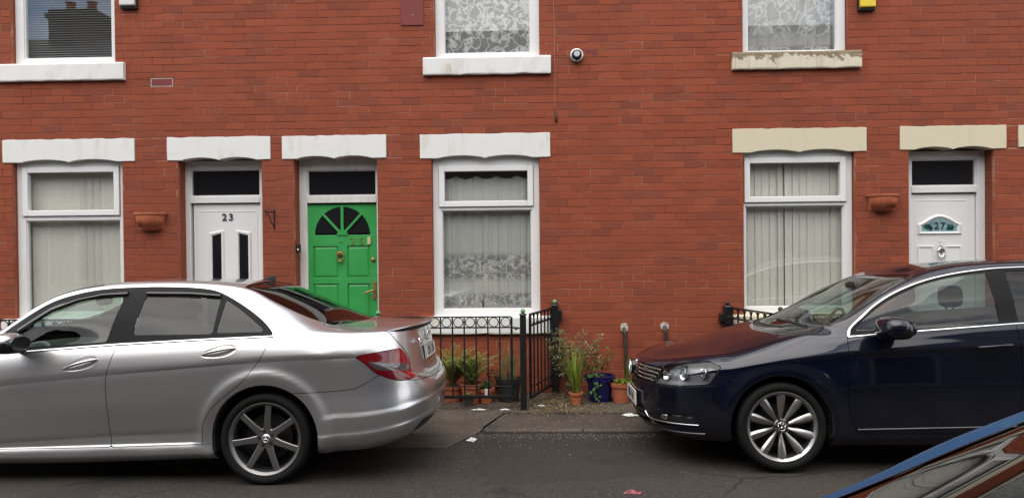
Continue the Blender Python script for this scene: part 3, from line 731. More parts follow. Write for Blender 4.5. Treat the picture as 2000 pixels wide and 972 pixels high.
# ---------------------------------------------------------------- brickwork
HOUSES[23]['holes'].append((-4.252, -4.001, 3.386, 3.482))       # painted air brick
br = random.Random(11)
ALLH = [h for d in HOUSES.values() for h in d['holes']]
JIT = {}
for k, H in HOUSES.items():
    X0, X1 = H['x']; o = H['o']; cand = []
    nrow = int(ZTOP/CO)
    for j in range(nrow):
        z0, z1 = j*CO, (j+1)*CO
        if j not in JIT: JIT[j] = (br.uniform(-.012, .012)+(.5*BL if j % 2 else 0), br.random() < .0)
        offs = JIT[j][0]; i0 = int(math.floor((X0-offs)/BL))-1; x = i0*BL+offs
        while x < X1+BL:
            a, b_ = max(x, -7.3), min(x+BL, 7.3)          # bricks run on across the party walls; each belongs to the house its middle lies in
            if b_-a > .02 and X0 <= (a+b_)/2 < X1:
                near = [h for h in ALLH if h[0] < b_ and h[1] > a and h[2] < z1 and h[3] > z0]
                for (pa, pb, pc, pd) in rect_sub((a, b_, z0, z1), near):
                    if pb-pa > .018 and pd-pc > .018: cand.append((pa, pb, pc, pd))
            x += BL
    def vis(c):
        v = np.array([(c[0]+c[1])/2, 0, (c[2]+c[3])/2])-CAM; v = AX @ v
        px, py = 1000+FOC*v[0]/v[2], 486-FOC*v[1]/v[2]
        ok = -10 < px < 2010 and 6 < py < 760
        if px < 850 and py > 640: ok = False
        if px < 740 and py > 545+max(0, (px-480)*.35): ok = False
        if px > 1660 and py > 520: ok = False
        if px > 1260 and py > 640: ok = False
        full = (c[1]-c[0])*(c[3]-c[2])/(BL*CO)
        return (0 if ok else 1, 0 if full > .9 else 1, np.linalg.norm(v))
    cand.sort(key=vis)
    lim = 300 if k != 29 else 40
    L0, H0 = BL-JT, CO-JT
    ol = Vector(o.location)
    def params():
        return br.uniform(-.0012, .0012), br.uniform(-.004, .004), br.uniform(-.0012, .0012), br.uniform(-.0012, .0012)
    for c in cand[:lim]:
        dy, rot, ex, ez = params()
        q = bpy.data.objects.new('brick', BRICKS[0]); C.objects.link(q); q.parent = o
        q.location = ((c[0]+c[1])/2+ex-ol.x, dy-ol.y, (c[2]+c[3])/2+ez-ol.z); q.scale = ((c[1]-c[0]-JT)/L0, 1, (c[3]-c[2]-JT)/H0); q.rotation_euler = (0, rot, br.uniform(-.004, .004))
    V, F, A = [], [], []
    base = brick_mesh('x', L0, H0); bv = np.array(base.v); bf = base.f
    for c in cand[lim:]:
        dy, rot, ex, ez = params(); n0 = len(V)*len(bv)
        p = bv*np.array([(c[1]-c[0]-JT)/L0, 1, (c[3]-c[2]-JT)/H0]); cr_, sr_ = math.cos(rot), math.sin(rot)
        p = np.stack([p[:, 0]*cr_+p[:, 2]*sr_, p[:, 1], -p[:, 0]*sr_+p[:, 2]*cr_], 1)+np.array([(c[0]+c[1])/2+ex-ol.x, dy-ol.y, (c[2]+c[3])/2+ez-ol.z])
        V.append(p); F += [tuple(i+n0 for i in f) for f in bf]; A += [br.random()]*len(bv)
    me = bpy.data.meshes.new('brickwork'); me.from_pydata(np.concatenate(V).tolist(), [], F); me.update()
    at_ = me.attributes.new('rnd', 'FLOAT', 'POINT'); at_.data.foreach_set('value', A); me.materials.append(MT['brick'])
    q = bpy.data.objects.new('brickwork', me); C.objects.link(q); q.parent = o; q['kind'] = 'stuff'
    # mortar bed behind the bricks with the openings left free
    b = MB()
    for (a, b_, c, d) in rect_sub((X0, X1, -.2, ZTOP), [h for h in H['holes'] if h not in H.get('solid', [])]): b.box(a, b_, 0.0, .30, c, d)
    b.build('wall_core', MT['mortar'], o)
    # brick-lined reveals of the doors and windows (face bricks turned into the opening)
    b = MB()
    for h in H['holes']:
        if h[3]-h[2] > 1.2:
            for xs_, s in ((h[0], 1), (h[1], -1)):
                z = math.floor(h[2]/CO)*CO
                while z < h[3]-.03:
                    za, zb = max(z+JT/2, h[2]), min(z+CO-JT/2, h[3])
                    w = .004
                    b.box(min(xs_, xs_+s*w), max(xs_, xs_+s*w), .042, .19, za, zb) if zb-za > .01 else None
                    z += CO
    q = b.build('reveal_bricks', MT['brick'], o); q['kind'] = 'stuff'
    # eaves gutter and roof, above the picture
    b = MB(); b.prism([(.30, ZTOP), (-.16, ZTOP-.02), (-.16, ZTOP+.03), (.3, ZTOP+.08), (4.2, ZTOP+2.5), (4.2, ZTOP+2.3)], X0, X1, 'x'); b.build('roof', MT['slate'], o)
    b = MB(); b.tube([(X0, -.13, ZTOP+.0), (X1, -.13, ZTOP+.0)], .06, 10); b.build('gutter', MT['black_plastic'], o)
# the air brick: dark red panel with a pale mortar edge
b = MB(); b.box(-4.240, -4.013, -.004, .03, 3.398, 3.470); ab = b.build('air_brick', MT['burgundy_paint'], HOUSES[23]['o'], bevel=.002)
b = MB(); frame_rect(b, -4.250, -4.003, 3.388, 3.480, .008, -.002, .03); b.build('mortar_edge', MT['mortar_grey'], ab)

# ---------------------------------------------------------------- blinds and curtains
def vertical_blind(x0, x1, z0, z1, y, gaps, label, seed, w=.085, tilt=18):
    r = random.Random(seed); t = thing('vertical_blind', ((x0+x1)/2, y, z0), label, 'blind')
    b = MB(); b.box(x0, x1, y-.02, y+.03, z1, z1+.04); b.build('headrail', MT['upvc'], t)
    n = int((x1-x0)/(w*.93)); pitch = (x1-x0)/n
    for i in range(n):
        xc = x0+pitch*(i+.5); a = rad(tilt+r.uniform(-3, 3))
        if i in gaps: a = rad(gaps[i])
        ca, sa = math.cos(a)*w/2, math.sin(a)*w/2; ph = r.uniform(-.004, .004); rows = []
        for z in (z1, (z0+z1)/2, z0):
            rows.append([(xc-ca+ph, y-sa, z), (xc+ca+ph, y+sa, z)])
        b = MB(); b.sheet(rows, False); b.build('slat', MT['blind_fabric'], t, recalc=False)
    return t
vertical_blind(-5.80, -4.60, .88, 2.56, .175, {0: 62, 8: 26, 9: 24, 10: 22}, 'grey vertical blind behind the window left of door 23', 1, tilt=5)
vertical_blind(2.22, 3.36, .88, 2.56, .175, {5: 24}, 'grey vertical blind behind the window beside door 27', 2, tilt=5)
def drape(name, x0, x1, z0, z1, y, folds, amp, mat, label, cat, wav=0, seed=0, scallop=0, top=None):
    r = random.Random(seed); n = 160; rows = []; ph = [r.uniform(0, 6.28) for _ in range(5)]; fr = [folds*f for f in (1, 1.7, .6, 2.9, .37)]
    for j in range(13):
        t = j/12; row = []
        for i in range(n+1):
            u = i/n; x = x0+(x1-x0)*u
            zt = z1+((top[0]*abs(math.sin(math.pi*u*top[1]))) if top else 0); zb = z0-(scallop*abs(math.sin(u*math.pi*14)) if scallop else 0)
            d = sum(math.sin(2*math.pi*f*u+p+t*.5)*(.5 if k else 1) for k, (f, p) in enumerate(zip(fr, ph)))*amp
            row.append((x, y+d*(.6+.4*t), zt+(zb-zt)*t))
        rows.append(row)
    b = MB(); b.sheet(rows); o = b.build(name, mat, None, recalc=False, loc=((x0+x1)/2, y, z0)); return tag(o, label, cat)
drape('net_curtain', -1.13, .0, .88, 2.375, .17, 11, .010, MT['net_curtain'], 'white net curtain with lace flower bands in the window of the green-door house', 'curtain', seed=3, scallop=.02, top=(-.035, 5))
drape('lace_curtain', -1.09, .03, 3.66, 5.0, .17, 9, .012, MT['lace_upper'], 'white lace curtain with small scrolls in the upper window above the green-door house', 'curtain', seed=5)
drape('lace_curtain', 2.22, 3.33, 3.63, 5.0, .17, 8, .014, MT['lace_upper_flower'], 'white lace curtain with large leafy flowers in the upper window above the worn sill', 'curtain', seed=6)
vb = thing('venetian_blind', (-5.22, .2, 3.7), 'pale venetian blind in the upper window above door 23', 'blind')
sm_ = None
for i in range(50):
    z = 3.715+i*.0265
    if z > 4.98: break
    if sm_ is None:
        b = MB(); b.sheet([[(-5.78, .19, z-.006), (-5.22, .19, z-.006), (-4.66, .19, z-.006)], [(-5.78, .205, z+.004), (-5.22, .205, z+.004), (-4.66, .205, z+.004)], [(-5.78, .218, z+.006), (-5.22, .218, z+.006), (-4.66, .218, z+.006)]])
        q0 = b.build('slat', MT['venetian'], vb, recalc=False); sm_ = q0
    else:
        q = sm_.copy(); C.objects.link(q); q.parent = vb; q.location.z = i*.0265
# a vase of pale flowers on the sill inside
t = thing('flower_vase', (-.60, .24, .87), 'vase of pale yellow flowers behind the net curtain', 'vase')
b = MB(); b.lathe([(0, .87), (.05, .87), (.07, .95), (.05, 1.05), (.035, 1.10), (.045, 1.12)], (-.60, .24, 0), 'z', 16); b.build('vase', MT['grey_pot'], t)
b = MB(); r = random.Random(2)
for i in range(12): b.ball((-.60+r.uniform(-.06, .06), .21+r.uniform(-.01, .01), 1.18+r.uniform(-.04, .05)), r.uniform(.018, .03), 8)
b.build('blossom', MT['flower_yellow'], t)

# ---------------------------------------------------------------- the terrace across the street, behind the camera; it shows in panes and paint
OY = -9.8
for i, xc in enumerate([-13.4+2.275+4.55*(j-2) for j in range(8)]):
    lab = 'plain brick terraced house across the street, '+['seen leftmost in reflections', 'its chimney mirrored in the upper left window', 'second left of the camera', 'next left of the camera', 'right behind the camera', 'next right of the camera', 'second right of the camera', 'rightmost in reflections'][i]
    t = thing('terraced_house', (xc, OY, 0), lab, 'house', 'terraced houses across the street')
    x0, x1 = xc-2.275, xc+2.275
    b = MB(); b.box(x0, x1, OY-6, OY, 0, 5.3); b.build('wall', MT['brick_plain'], t)
    b = MB(); b.prism([(OY+.2, 5.25), (OY+.2, 5.32), (OY-4.0, 7.75), (OY-8.2, 5.32), (OY-8.2, 5.25)], x0, x1, 'x'); b.build('roof', MT['slate'], t)
    for (a, c, z0, z1, nm, mt) in ((x0+.5, x0+1.45, 0.1, 2.2, 'door', 'navy_paint'), (x0+2.2, x0+3.5, .8, 2.4, 'window', 'dark_glass'), (x0+2.2, x0+3.5, 3.4, 4.8, 'window', 'dark_glass')):
        b = MB(); b.box(a, c, OY-.02, OY+.03, z0, z1); w_ = b.build(nm, MT[mt], t)
        b = MB(); frame_rect(b, a-.07, c+.07, z0-.07, z1+.07, .07, OY-.01, OY+.05); b.build('frame', MT['dull_frame'], w_)
    if i % 2: continue
    b = MB(); b.box(x0-.65, x0+.7, OY-4.6, OY-3.4, 7.0, 8.45); b.box(x0-.72, x0+.77, OY-4.66, OY-3.34, 8.2, 8.33); cs = b.build('chimney', MT['brick_plain'], t)
    b = MB()
    for q in (-.35, .3): b.lathe([(.16, 8.45), (.12, 8.75), (.15, 8.78), (.15, 8.82)], (x0+q, OY-4, 0), 'z', 12)
    b.build('chimney_pot', MT['terracotta'], cs)
# ================================================================ car bodies
def pchip(keys):
    """monotone cubic through (x, value) keys, flat outside"""
    x = np.array([k[0] for k in keys], float); y = np.array([k[1] for k in keys], float)
    if len(x) == 1: return lambda q: np.full_like(np.asarray(q, float), y[0])
    h = np.diff(x); d = np.diff(y)/h; m = np.zeros_like(y); m[0], m[-1] = d[0], d[-1]
    for i in range(1, len(x)-1):
        if d[i-1]*d[i] > 0:
            w1, w2 = 2*h[i]+h[i-1], h[i]+2*h[i-1]; m[i] = (w1+w2)/(w1/d[i-1]+w2/d[i])
    def f(q):
        q = np.clip(np.asarray(q, float), x[0], x[-1]); i = np.clip(np.searchsorted(x, q, side='right')-1, 0, len(x)-2)
        t = (q-x[i])/h[i]; t2, t3 = t*t, t*t*t
        return (2*t3-3*t2+1)*y[i]+(t3-2*t2+t)*h[i]*m[i]+(-2*t3+3*t2)*y[i+1]+(t3-t2)*h[i]*m[i+1]
    return f

class Piece:
    """A: vertex rows (x,y,z, nx,ny,nz, s, v); F: faces"""
    def __init__(p, A, F): p.A = A; p.F = F
    @property
    def P(p): return p.A[:, :3]
    @property
    def x(p): return p.A[:, 0]
    @property
    def y(p): return p.A[:, 1]
    @property
    def z(p): return p.A[:, 2]
    @property
    def s(p): return p.A[:, 6]
    @property
    def v(p): return p.A[:, 7]
    def compact(p):
        used = sorted({i for f in p.F for i in f}); mp_ = {u: i for i, u in enumerate(used)}
        return Piece(p.A[used] if used else np.zeros((0, 8)), [tuple(mp_[i] for i in f) for f in p.F])
    def clip(p, f):
        """(inside f<0, outside f>=0), cutting faces along f = 0"""
        A = list(p.A); cut = {}; ins, out = [], []; neg = f < 0
        def edge(i, j):
            k = (i, j) if i < j else (j, i)
            if k not in cut:
                a, b = k; t = f[a]/(f[a]-f[b]); r = p.A[a]*(1-t)+p.A[b]*t; n = np.linalg.norm(r[3:6]); r[3:6] /= n if n > 1e-9 else 1
                cut[k] = len(A); A.append(r)
            return cut[k]
        for fc in p.F:
            q = [neg[i] for i in fc]
            if all(q): ins.append(fc)
            elif not any(q): out.append(fc)
            else:
                fi, fo = [], []
                for a in range(len(fc)):
                    i, j = fc[a], fc[(a+1) % len(fc)]
                    (fi if neg[i] else fo).append(i)
                    if neg[i] != neg[j]: e = edge(i, j); fi.append(e); fo.append(e)
                if len(fi) > 2: ins.append(tuple(fi))
                if len(fo) > 2: out.append(tuple(fo))
        A = np.array(A)
        return Piece(A, ins).compact(), Piece(A, out).compact()
    def offset(p, d):
        A = p.A.copy(); A[:, :3] += A[:, 3:6]*d; return Piece(A, list(p.F))
    def mirrored(p):
        A = p.A.copy(); A[:, 1] *= -1; A[:, 4] *= -1; return Piece(A, [tuple(reversed(f)) for f in p.F])
    def join(p, q):
        n = len(p.A); return Piece(np.concatenate([p.A, q.A]), p.F+[tuple(i+n for i in f) for f in q.F])
    def both(p): return p.join(p.mirrored())
    def build(p, name, mat, parent):
        if len(p.F) == 0: return None
        me = bpy.data.meshes.new(name); me.from_pydata(p.A[:, :3].tolist(), [], [tuple(f) for f in p.F])
        me.polygons.foreach_set('use_smooth', [True]*len(me.polygons)); me.update()
        if len(me.vertices) == len(p.A): me.normals_split_custom_set_from_vertices(p.A[:, 3:6].tolist())
        me.materials.append(mat); o = bpy.data.objects.new(name, me); C.objects.link(o); o.parent = parent
        return o

def sdf(a, b, poly):
    """signed distance of points (a,b) to a closed polygon, negative inside"""
    d = np.full(len(a), 1e9); ins = np.zeros(len(a), bool); n = len(poly)
    for i in range(n):
        (x0, y0), (x1, y1) = poly[i], poly[(i+1) % n]; ex, ey = x1-x0, y1-y0; L = ex*ex+ey*ey
        t = np.clip(((a-x0)*ex+(b-y0)*ey)/L, 0, 1) if L > 0 else 0
        d = np.minimum(d, np.hypot(a-x0-t*ex, b-y0-t*ey))
        c = ((y0 > b) != (y1 > b)); xi = (x1-x0)*(b-y0)/((y1-y0) if abs(y1-y0) > 1e-12 else 1e-12)+x0
        ins ^= c & (a < xi)
    return np.where(ins, -d, d)
def smooth_poly(pts, sub=6, closed=True, sharp=()):
    """Catmull-Rom through the points; indices in sharp stay corners"""
    n = len(pts); out = []
    for i in range(n if closed else n-1):
        p1, p2 = np.array(pts[i]), np.array(pts[(i+1) % n])
        p0 = np.array(pts[i-1]) if (closed or i > 0) else p1; p3 = np.array(pts[(i+2) % n]) if (closed or i+2 < n) else p2
        if i in sharp: p0 = p1-(p2-p1)
        if (i+1) % n in sharp: p3 = p2+(p2-p1)
        for k in range(sub):
            t = k/sub; out.append(tuple(.5*((2*p1)+(-p0+p2)*t+(2*p0-5*p1+4*p2-p3)*t*t+(-p0+3*p1-3*p2+p3)*t**3)))
    if not closed: out.append(tuple(pts[-1]))
    return out

class Shell:
    """half body (y > 0): lines k = 0..m run round the car like a belt, lines above m close the bonnet, cabin and boot"""
    def __init__(h, lines, m, front, rear, subs, arches=(), creases=(), dx=.02, nw=30):
        """lines: list of (ykeys, zkeys); front / rear: dict(xc, n, xe=[per belt line], zc=[...])"""
        h.m = m; K = len(lines); fy = [pchip(l[0]) for l in lines]; fz = [pchip(l[1]) for l in lines]
        rows = []
        def wrap(w, th):
            S_, C_ = math.sin(th)**(2/w['n']) if th > 0 else 0.0, math.cos(th)**(2/w['n']) if th < math.pi/2-1e-9 else 0.0
            row = np.zeros((K, 3)); xc = w['xc']; t = math.sin(th)**1.3 if th > 0 else 0
            for k in range(m+1):
                row[k] = (xc+(w['xe'][k]-xc)*S_, float(fy[k](xc))*C_, float(fz[k](xc))*(1-t)+w['zc'][k]*t)
            ym = float(fy[m](xc)); X = row[m][0]
            for k in range(m+1, K):
                fr_ = float(fy[k](xc))/ym; ww = min(1, (th/(math.pi/2)))**5
                row[k] = (X, row[m][1]*fr_, float(fz[k](X))*(1-ww)+row[m][2]*ww)
            return row
        for i in range(nw, 0, -1):
            th = math.pi/2*i/nw; rows.append((front['xc']-th/(math.pi/2)*.9, wrap(front, th)))
        nx = int((rear['xc']-front['xc'])/dx)
        xs = [front['xc']+(rear['xc']-front['xc'])*i/nx for i in range(nx+1)]
        for x in xs: rows.append((x, np.array([(x, float(fy[k](x)), float(fz[k](x))) for k in range(K)])))
        for i in range(1, nw+1):
            th = math.pi/2*i/nw; rows.append((rear['xc']+th/(math.pi/2)*.9, wrap(rear, th)))
        # refine across with centripetal-ish Catmull-Rom
        G = []; V = []
        for s, r in rows:
            pts = []
            for k in range(K-1):
                p1, p2 = r[k], r[k+1]; p0 = r[k-1] if k > 0 else p1-(p2-p1); p3 = r[k+2] if k+2 < K else np.array([p1[0], -p1[1], p1[2]])
                d1 = max(np.linalg.norm(p2-p1), 1e-6); d0 = max(np.linalg.norm(p1-p0), 1e-6); d2 = max(np.linalg.norm(p3-p2), 1e-6)
                a0, a1, a2 = d0**.5, d1**.5, d2**.5
                m1 = (p2-p1)+a1*((p1-p0)/a0-(p2-p0)/(a0+a1)); m2 = (p2-p1)+a1*((p3-p2)/a2-(p3-p1)/(a1+a2))
                for q in range(subs[k]):
                    t = q/subs[k]; pts.append((2*t**3-3*t*t+1)*p1+(t**3-2*t*t+t)*m1+(-2*t**3+3*t*t)*p2+(t**3-t*t)*m2)
            pts.append(r[K-1]); G.append(pts)
        for k in range(K-1): V += [k+q/subs[k] for q in range(subs[k])]
        V.append(K-1)
        G = np.array(G); h.V = np.array(V); h.Srow = np.array([s for s, _ in rows])
        # wheel-arch flares
        for (ax, az, R, amp, wid) in arches:
            rr = np.hypot(G[:, :, 0]-ax, G[:, :, 2]-az)
            bl = amp*np.exp(-((rr-R)/wid)**2)*(np.where(rr < R, 1, 1))*np.clip((G[:, :, 1]-.6)/.15, 0, 1)
            G[:, :, 1] += bl
        # pressed creases: below the line the panel steps out (amp > 0) or in (amp < 0) and eases back
        for (pts, amp, wid, dec, zmax) in creases:
            zc = np.interp(h.Srow, [a for a, b in pts], [b for a, b in pts])[:, None]; e0, e1 = pts[0][0], pts[-1][0]
            fade = np.clip((h.Srow-e0)/.12+.0, 0, 1)*np.clip((e1-h.Srow)/.12+.0, 0, 1); q = zc-G[:, :, 2]
            step = 1/(1+np.exp(-q/wid)); d = amp*step*np.exp(-np.clip(q, 0, None)/dec)*fade[:, None]*(h.V[None, :] <= zmax)
            ctr = np.clip(G[:, :, 0], front['xc'], rear['xc']); nx_ = G[:, :, 0]-ctr; ny_ = G[:, :, 1]; L_ = np.sqrt(nx_*nx_+ny_*ny_)+1e-9
            G[:, :, 0] += d*nx_/L_; G[:, :, 1] += d*ny_/L_
        h.G = G; nR, nC, _ = G.shape
        du = np.zeros_like(G); dv = np.zeros_like(G)
        du[1:-1] = G[2:]-G[:-2]; du[0] = G[1]-G[0]; du[-1] = G[-1]-G[-2]
        dv[:, 1:-1] = G[:, 2:]-G[:, :-2]; dv[:, 0] = G[:, 1]-G[:, 0]; dv[:, -1] = G[:, -1]-G[:, -2]
        du[0, :, 0] = 0; du[0, :, 2] = 0; du[0, :, 1] = np.maximum(du[0, :, 1], 1e-5)       # symmetric across the centre line
        du[-1, :, 0] = 0; du[-1, :, 2] = 0; du[-1, :, 1] = np.minimum(du[-1, :, 1], -1e-5)
        dv[:, -1, 0] = 0; dv[:, -1, 2] = 0; dv[:, -1, 1] = np.minimum(dv[:, -1, 1], -1e-5)
        N = np.cross(dv, du); L = np.linalg.norm(N, axis=2, keepdims=True); N = N/np.maximum(L, 1e-12)
        # outward: away from the car's spine
        mid = np.stack([G[:, :, 0]*.0+G[:, :, 0].clip(front['xc']+.1, rear['xc']-.1), G[:, :, 1]*0, G[:, :, 2]*0+.55], 2)
        sg = np.sign(np.sum(N*(G-mid), axis=2)); s0 = 1 if np.sum(sg) > 0 else -1
        N *= s0
        jm = int(np.argmin(abs(h.V-m)))
        for i in range(5):                    # the deck closes to a point at nose and tail: carry the normals of the row before it
            for r_, q_ in ((4-i, 5), (nR-5+i, nR-6)):
                w_ = (i+1)/6; e_ = N[r_, jm][None, :]; N[r_, jm:] = N[q_, jm:]*(1-w_)+e_*w_
        N /= np.maximum(np.linalg.norm(N, axis=2, keepdims=True), 1e-9)
        A = np.concatenate([G, N, np.repeat(h.Srow[:, None, None], nC, 1), np.repeat(h.V[None, :, None], nR, 0)], 2).reshape(-1, 8)
        F = []
        for i in range(nR-1):
            for j in range(nC-1):
                a, b, c, d = i*nC+j, i*nC+j+1, (i+1)*nC+j+1, (i+1)*nC+j
                F.append((a, b, c, d) if s0 < 0 else (a, d, c, b))
        # orientation check on one face
        h.piece = Piece(A, F)
        f = F[(nR//2)*(nC-1)+3]; p = A[list(f), :3]; nn = np.cross(p[1]-p[0], p[2]-p[1])
        if nn[1] < 0: h.piece.F = [tuple(reversed(f)) for f in F]
    def at(h, s, z, vmax=None, off=0.0):
        """point on the side at station s and height z (first crossing from below)"""
        i = int(np.clip(np.searchsorted(h.Srow, s)-1, 0, len(h.Srow)-2)); t = (s-h.Srow[i])/(h.Srow[i+1]-h.Srow[i])
        row = h.G[i]*(1-t)+h.G[i+1]*t; Z = row[:, 2]
        for j in range(len(Z)-1):
            if Z[j] <= z <= Z[j+1] and Z[j+1] > Z[j]:
                q = (z-Z[j])/(Z[j+1]-Z[j]); p = row[j]*(1-q)+row[j+1]*q
                return Vector((p[0], p[1]+off, p[2]))
        j = int(np.argmin(abs(Z-z))); p = row[j]; return Vector((p[0], p[1]+off, p[2]))
    def atn(h, s, z):
        p = h.at(s, z); a = h.at(s+.01, z)-h.at(s-.01, z); b = h.at(s, z+.012)-h.at(s, z-.012); n = b.cross(a); n.normalize()
        if n.y < 0 and abs(n.y) > .2: n = -n
        c = Vector((min(max(p.x, h.Srow[0]+1.0), h.Srow[-1]-1.0), 0, p.z))
        if n.dot(p-c) < 0: n = -n
        return p, n

def strip(path, w, mat, name, parent, normals=None, th=.006):
    """flat moulding along a path of (point, normal): w wide, standing th proud"""
    rows = []
    for i, (p, n) in enumerate(path):
        t = (path[min(i+1, len(path)-1)][0]-path[max(i-1, 0)][0]).normalized(); s = n.cross(t).normalized()
        rows.append([p-s*w/2, p-s*w*.42+n*th, p+s*w*.42+n*th, p+s*w/2])
    b = MB(); b.sheet(rows); return b.build(name, mat, parent, local=True, recalc=False)
def mirror_strip(path): return [(Vector((p.x, -p.y, p.z)), Vector((n.x, -n.y, n.z))) for p, n in path]

def wheel(parent, x, y, z, R, Rr, width, spokes, style, rim_mat, side, rot=0.0, cap=None):
    """axle along y; the outer face looks towards side (-1 or 1)"""
    s = side; o = bpy.data.objects
    b = MB(); yo = s*width/2
    # rim: barrel and lip
    b.lathe([(Rr*.925, yo*.80), (Rr*.955, yo*.89), (Rr*1.0, yo*.97), (Rr*1.03, yo*.96), (Rr*1.03, yo*.85)], (0, 0, 0), 'y', 56)
    hubR = Rr*(.30 if style == 'flat' else .215)
    for i in range(spokes):
        a = 2*math.pi*i/spokes+rot; ca, sa = math.cos(a), math.sin(a)
        if style == 'flat':
            sec = [(.18, .26, .70), (.45, .205, .79), (.75, .19, .84), (.955, .205, .86)]; dep = .16
        else:
            sec = [(.16, .10, .62), (.34, .135, .70), (.55, .215, .80), (.78, .265, .85), (.90, .265, .87), (.965, .21, .87)]; dep = .20
        rows = []
        for r, w, yy in sec:
            w *= Rr*.9; q = []
            prof = [(-w/2, yy-dep), (-w/2, yy-.03), (-w*.40, yy), (w*.40, yy), (w/2, yy-.03), (w/2, yy-dep)] if style == 'flat' else \
                   [(-w/2, yy-dep), (-w/2, yy-.10), (-w*.22, yy), (w*.0, yy-.01), (w*.36, yy-.075), (w/2, yy-.12), (w/2, yy-dep)]
            for u, hgt in prof: q.append((ca*r*Rr-sa*u, yo*hgt, sa*r*Rr+ca*u))
            rows.append(q)
        b.sheet(rows, style != 'flat')
    b.lathe([(hubR, yo*.35), (hubR, yo*.66), (hubR*.9, yo*.72), (hubR*.40, yo*.74), (0, yo*.74)], (0, 0, 0), 'y', 30)
    w_ = b.build('wheel', rim_mat, parent, local=True, angle=32); w_.location = (x, y, z)
    b = MB(); b.lathe([(Rr*.99, -yo*.95), (Rr*.90, -yo*.6), (Rr*.87, yo*.1), (Rr*.90, yo*.70), (Rr*.928, yo*.81)], (0, 0, 0), 'y', 48); b.build('rim_barrel', MT['black_plastic'], w_, local=True)
    # tyre
    b = MB(); W = width/2*1.06
    prof = [(Rr*1.01, s*W*.80), (Rr*1.06, s*W*.93), (Rr+(R-Rr)*.45, s*W*1.02), (Rr+(R-Rr)*.80, s*W*.98), (R*.985, s*W*.86), (R, s*W*.66), (R, -s*W*.66), (R*.985, -s*W*.86), (Rr+(R-Rr)*.6, -s*W*1.0), (Rr*1.01, -s*W*.8)]
    b.lathe(prof, (0, 0, 0), 'y', 64)
    for gy in (-.35, 0, .35): b.lathe([(R+.0006, W*gy-.004), (R-.001, W*gy), (R+.0006, W*gy+.004)], (0, 0, 0), 'y', 64)
    b.build('tyre', MT['tyre_rubber'], w_, local=True, angle=50)
    b = MB(); b.lathe([(0, yo*.02), (Rr*.66, yo*.02), (Rr*.66, yo*-.12), (0, yo*-.12)], (0, 0, 0), 'y', 40); b.build('brake_disc', MT['disc_dark'], w_, local=True, angle=40)
    b = MB(); b.lathe([(0, -yo*.3), (Rr*.86, -yo*.3)], (0, 0, 0), 'y', 32); b.build('back_plate', MT['under_black'], w_, local=True)
    b = MB(); b.lathe([(0, yo*.80), (hubR*(.36 if style == 'flat' else .62), yo*.79), (hubR*(.42 if style == 'flat' else .70), yo*.74)], (0, 0, 0), 'y', 24); hc = b.build('hub_cap', MT['lamp_dark'] if cap == 'vw' else MT['satin_chrome'], w_, local=True)
    for i in range(5):
        b = MB(); a = 2*math.pi*i/5+rot+.3; b.lathe([(Rr*.045, yo*.66), (Rr*.045, yo*.755), (0, yo*.755)], (Rr*.20*math.cos(a), 0, Rr*.20*math.sin(a)), 'y', 10)
        b.build('wheel_bolt', MT['under_black'], w_, local=True, angle=40)
    b = MB(); q = hubR*(.36 if style == 'flat' else .60)
    if cap == 'star':
        for i in range(3): a = math.pi/2+2*math.pi*i/3; b.tube([(0, yo*.81, 0), (q*.9*math.cos(a), yo*.80, q*.9*math.sin(a))], [.006, .0015], 6)
        b.tube([(q*.9*math.cos(w), yo*.80, q*.9*math.sin(w)) for w in [2*math.pi*j/24 for j in range(25)]], .002, 6, cap=False)
        b.build('emblem', MT['chrome'], w_, local=True)
    elif cap == 'vw': vw_badge(w_, (0, yo*.81, 0), q*.95, s)
    return w_
def vw_badge(parent, c, r, s, front=False):
    b = MB(); g = (lambda u, w: (c[0]+u, c[1], c[2]+w)) if not front else (lambda u, w: (c[0], c[1]+u, c[2]+w))
    t = r*.075
    b.tube([g(r*math.cos(w), r*math.sin(w)) for w in [2*math.pi*j/28 for j in range(29)]], t*1.2, 6, cap=False)
    for L in ([(-.42, .82), (0, .12), (.42, .82)], [(-.88, .38), (-.42, -.80), (0, -.02), (.42, -.80), (.88, .38)]):
        for i in range(len(L)-1): b.tube([g(L[i][0]*r, L[i][1]*r), g(L[i+1][0]*r, L[i+1][1]*r)], t, 6)
    return b.build('emblem', MT['chrome'], parent, local=True)
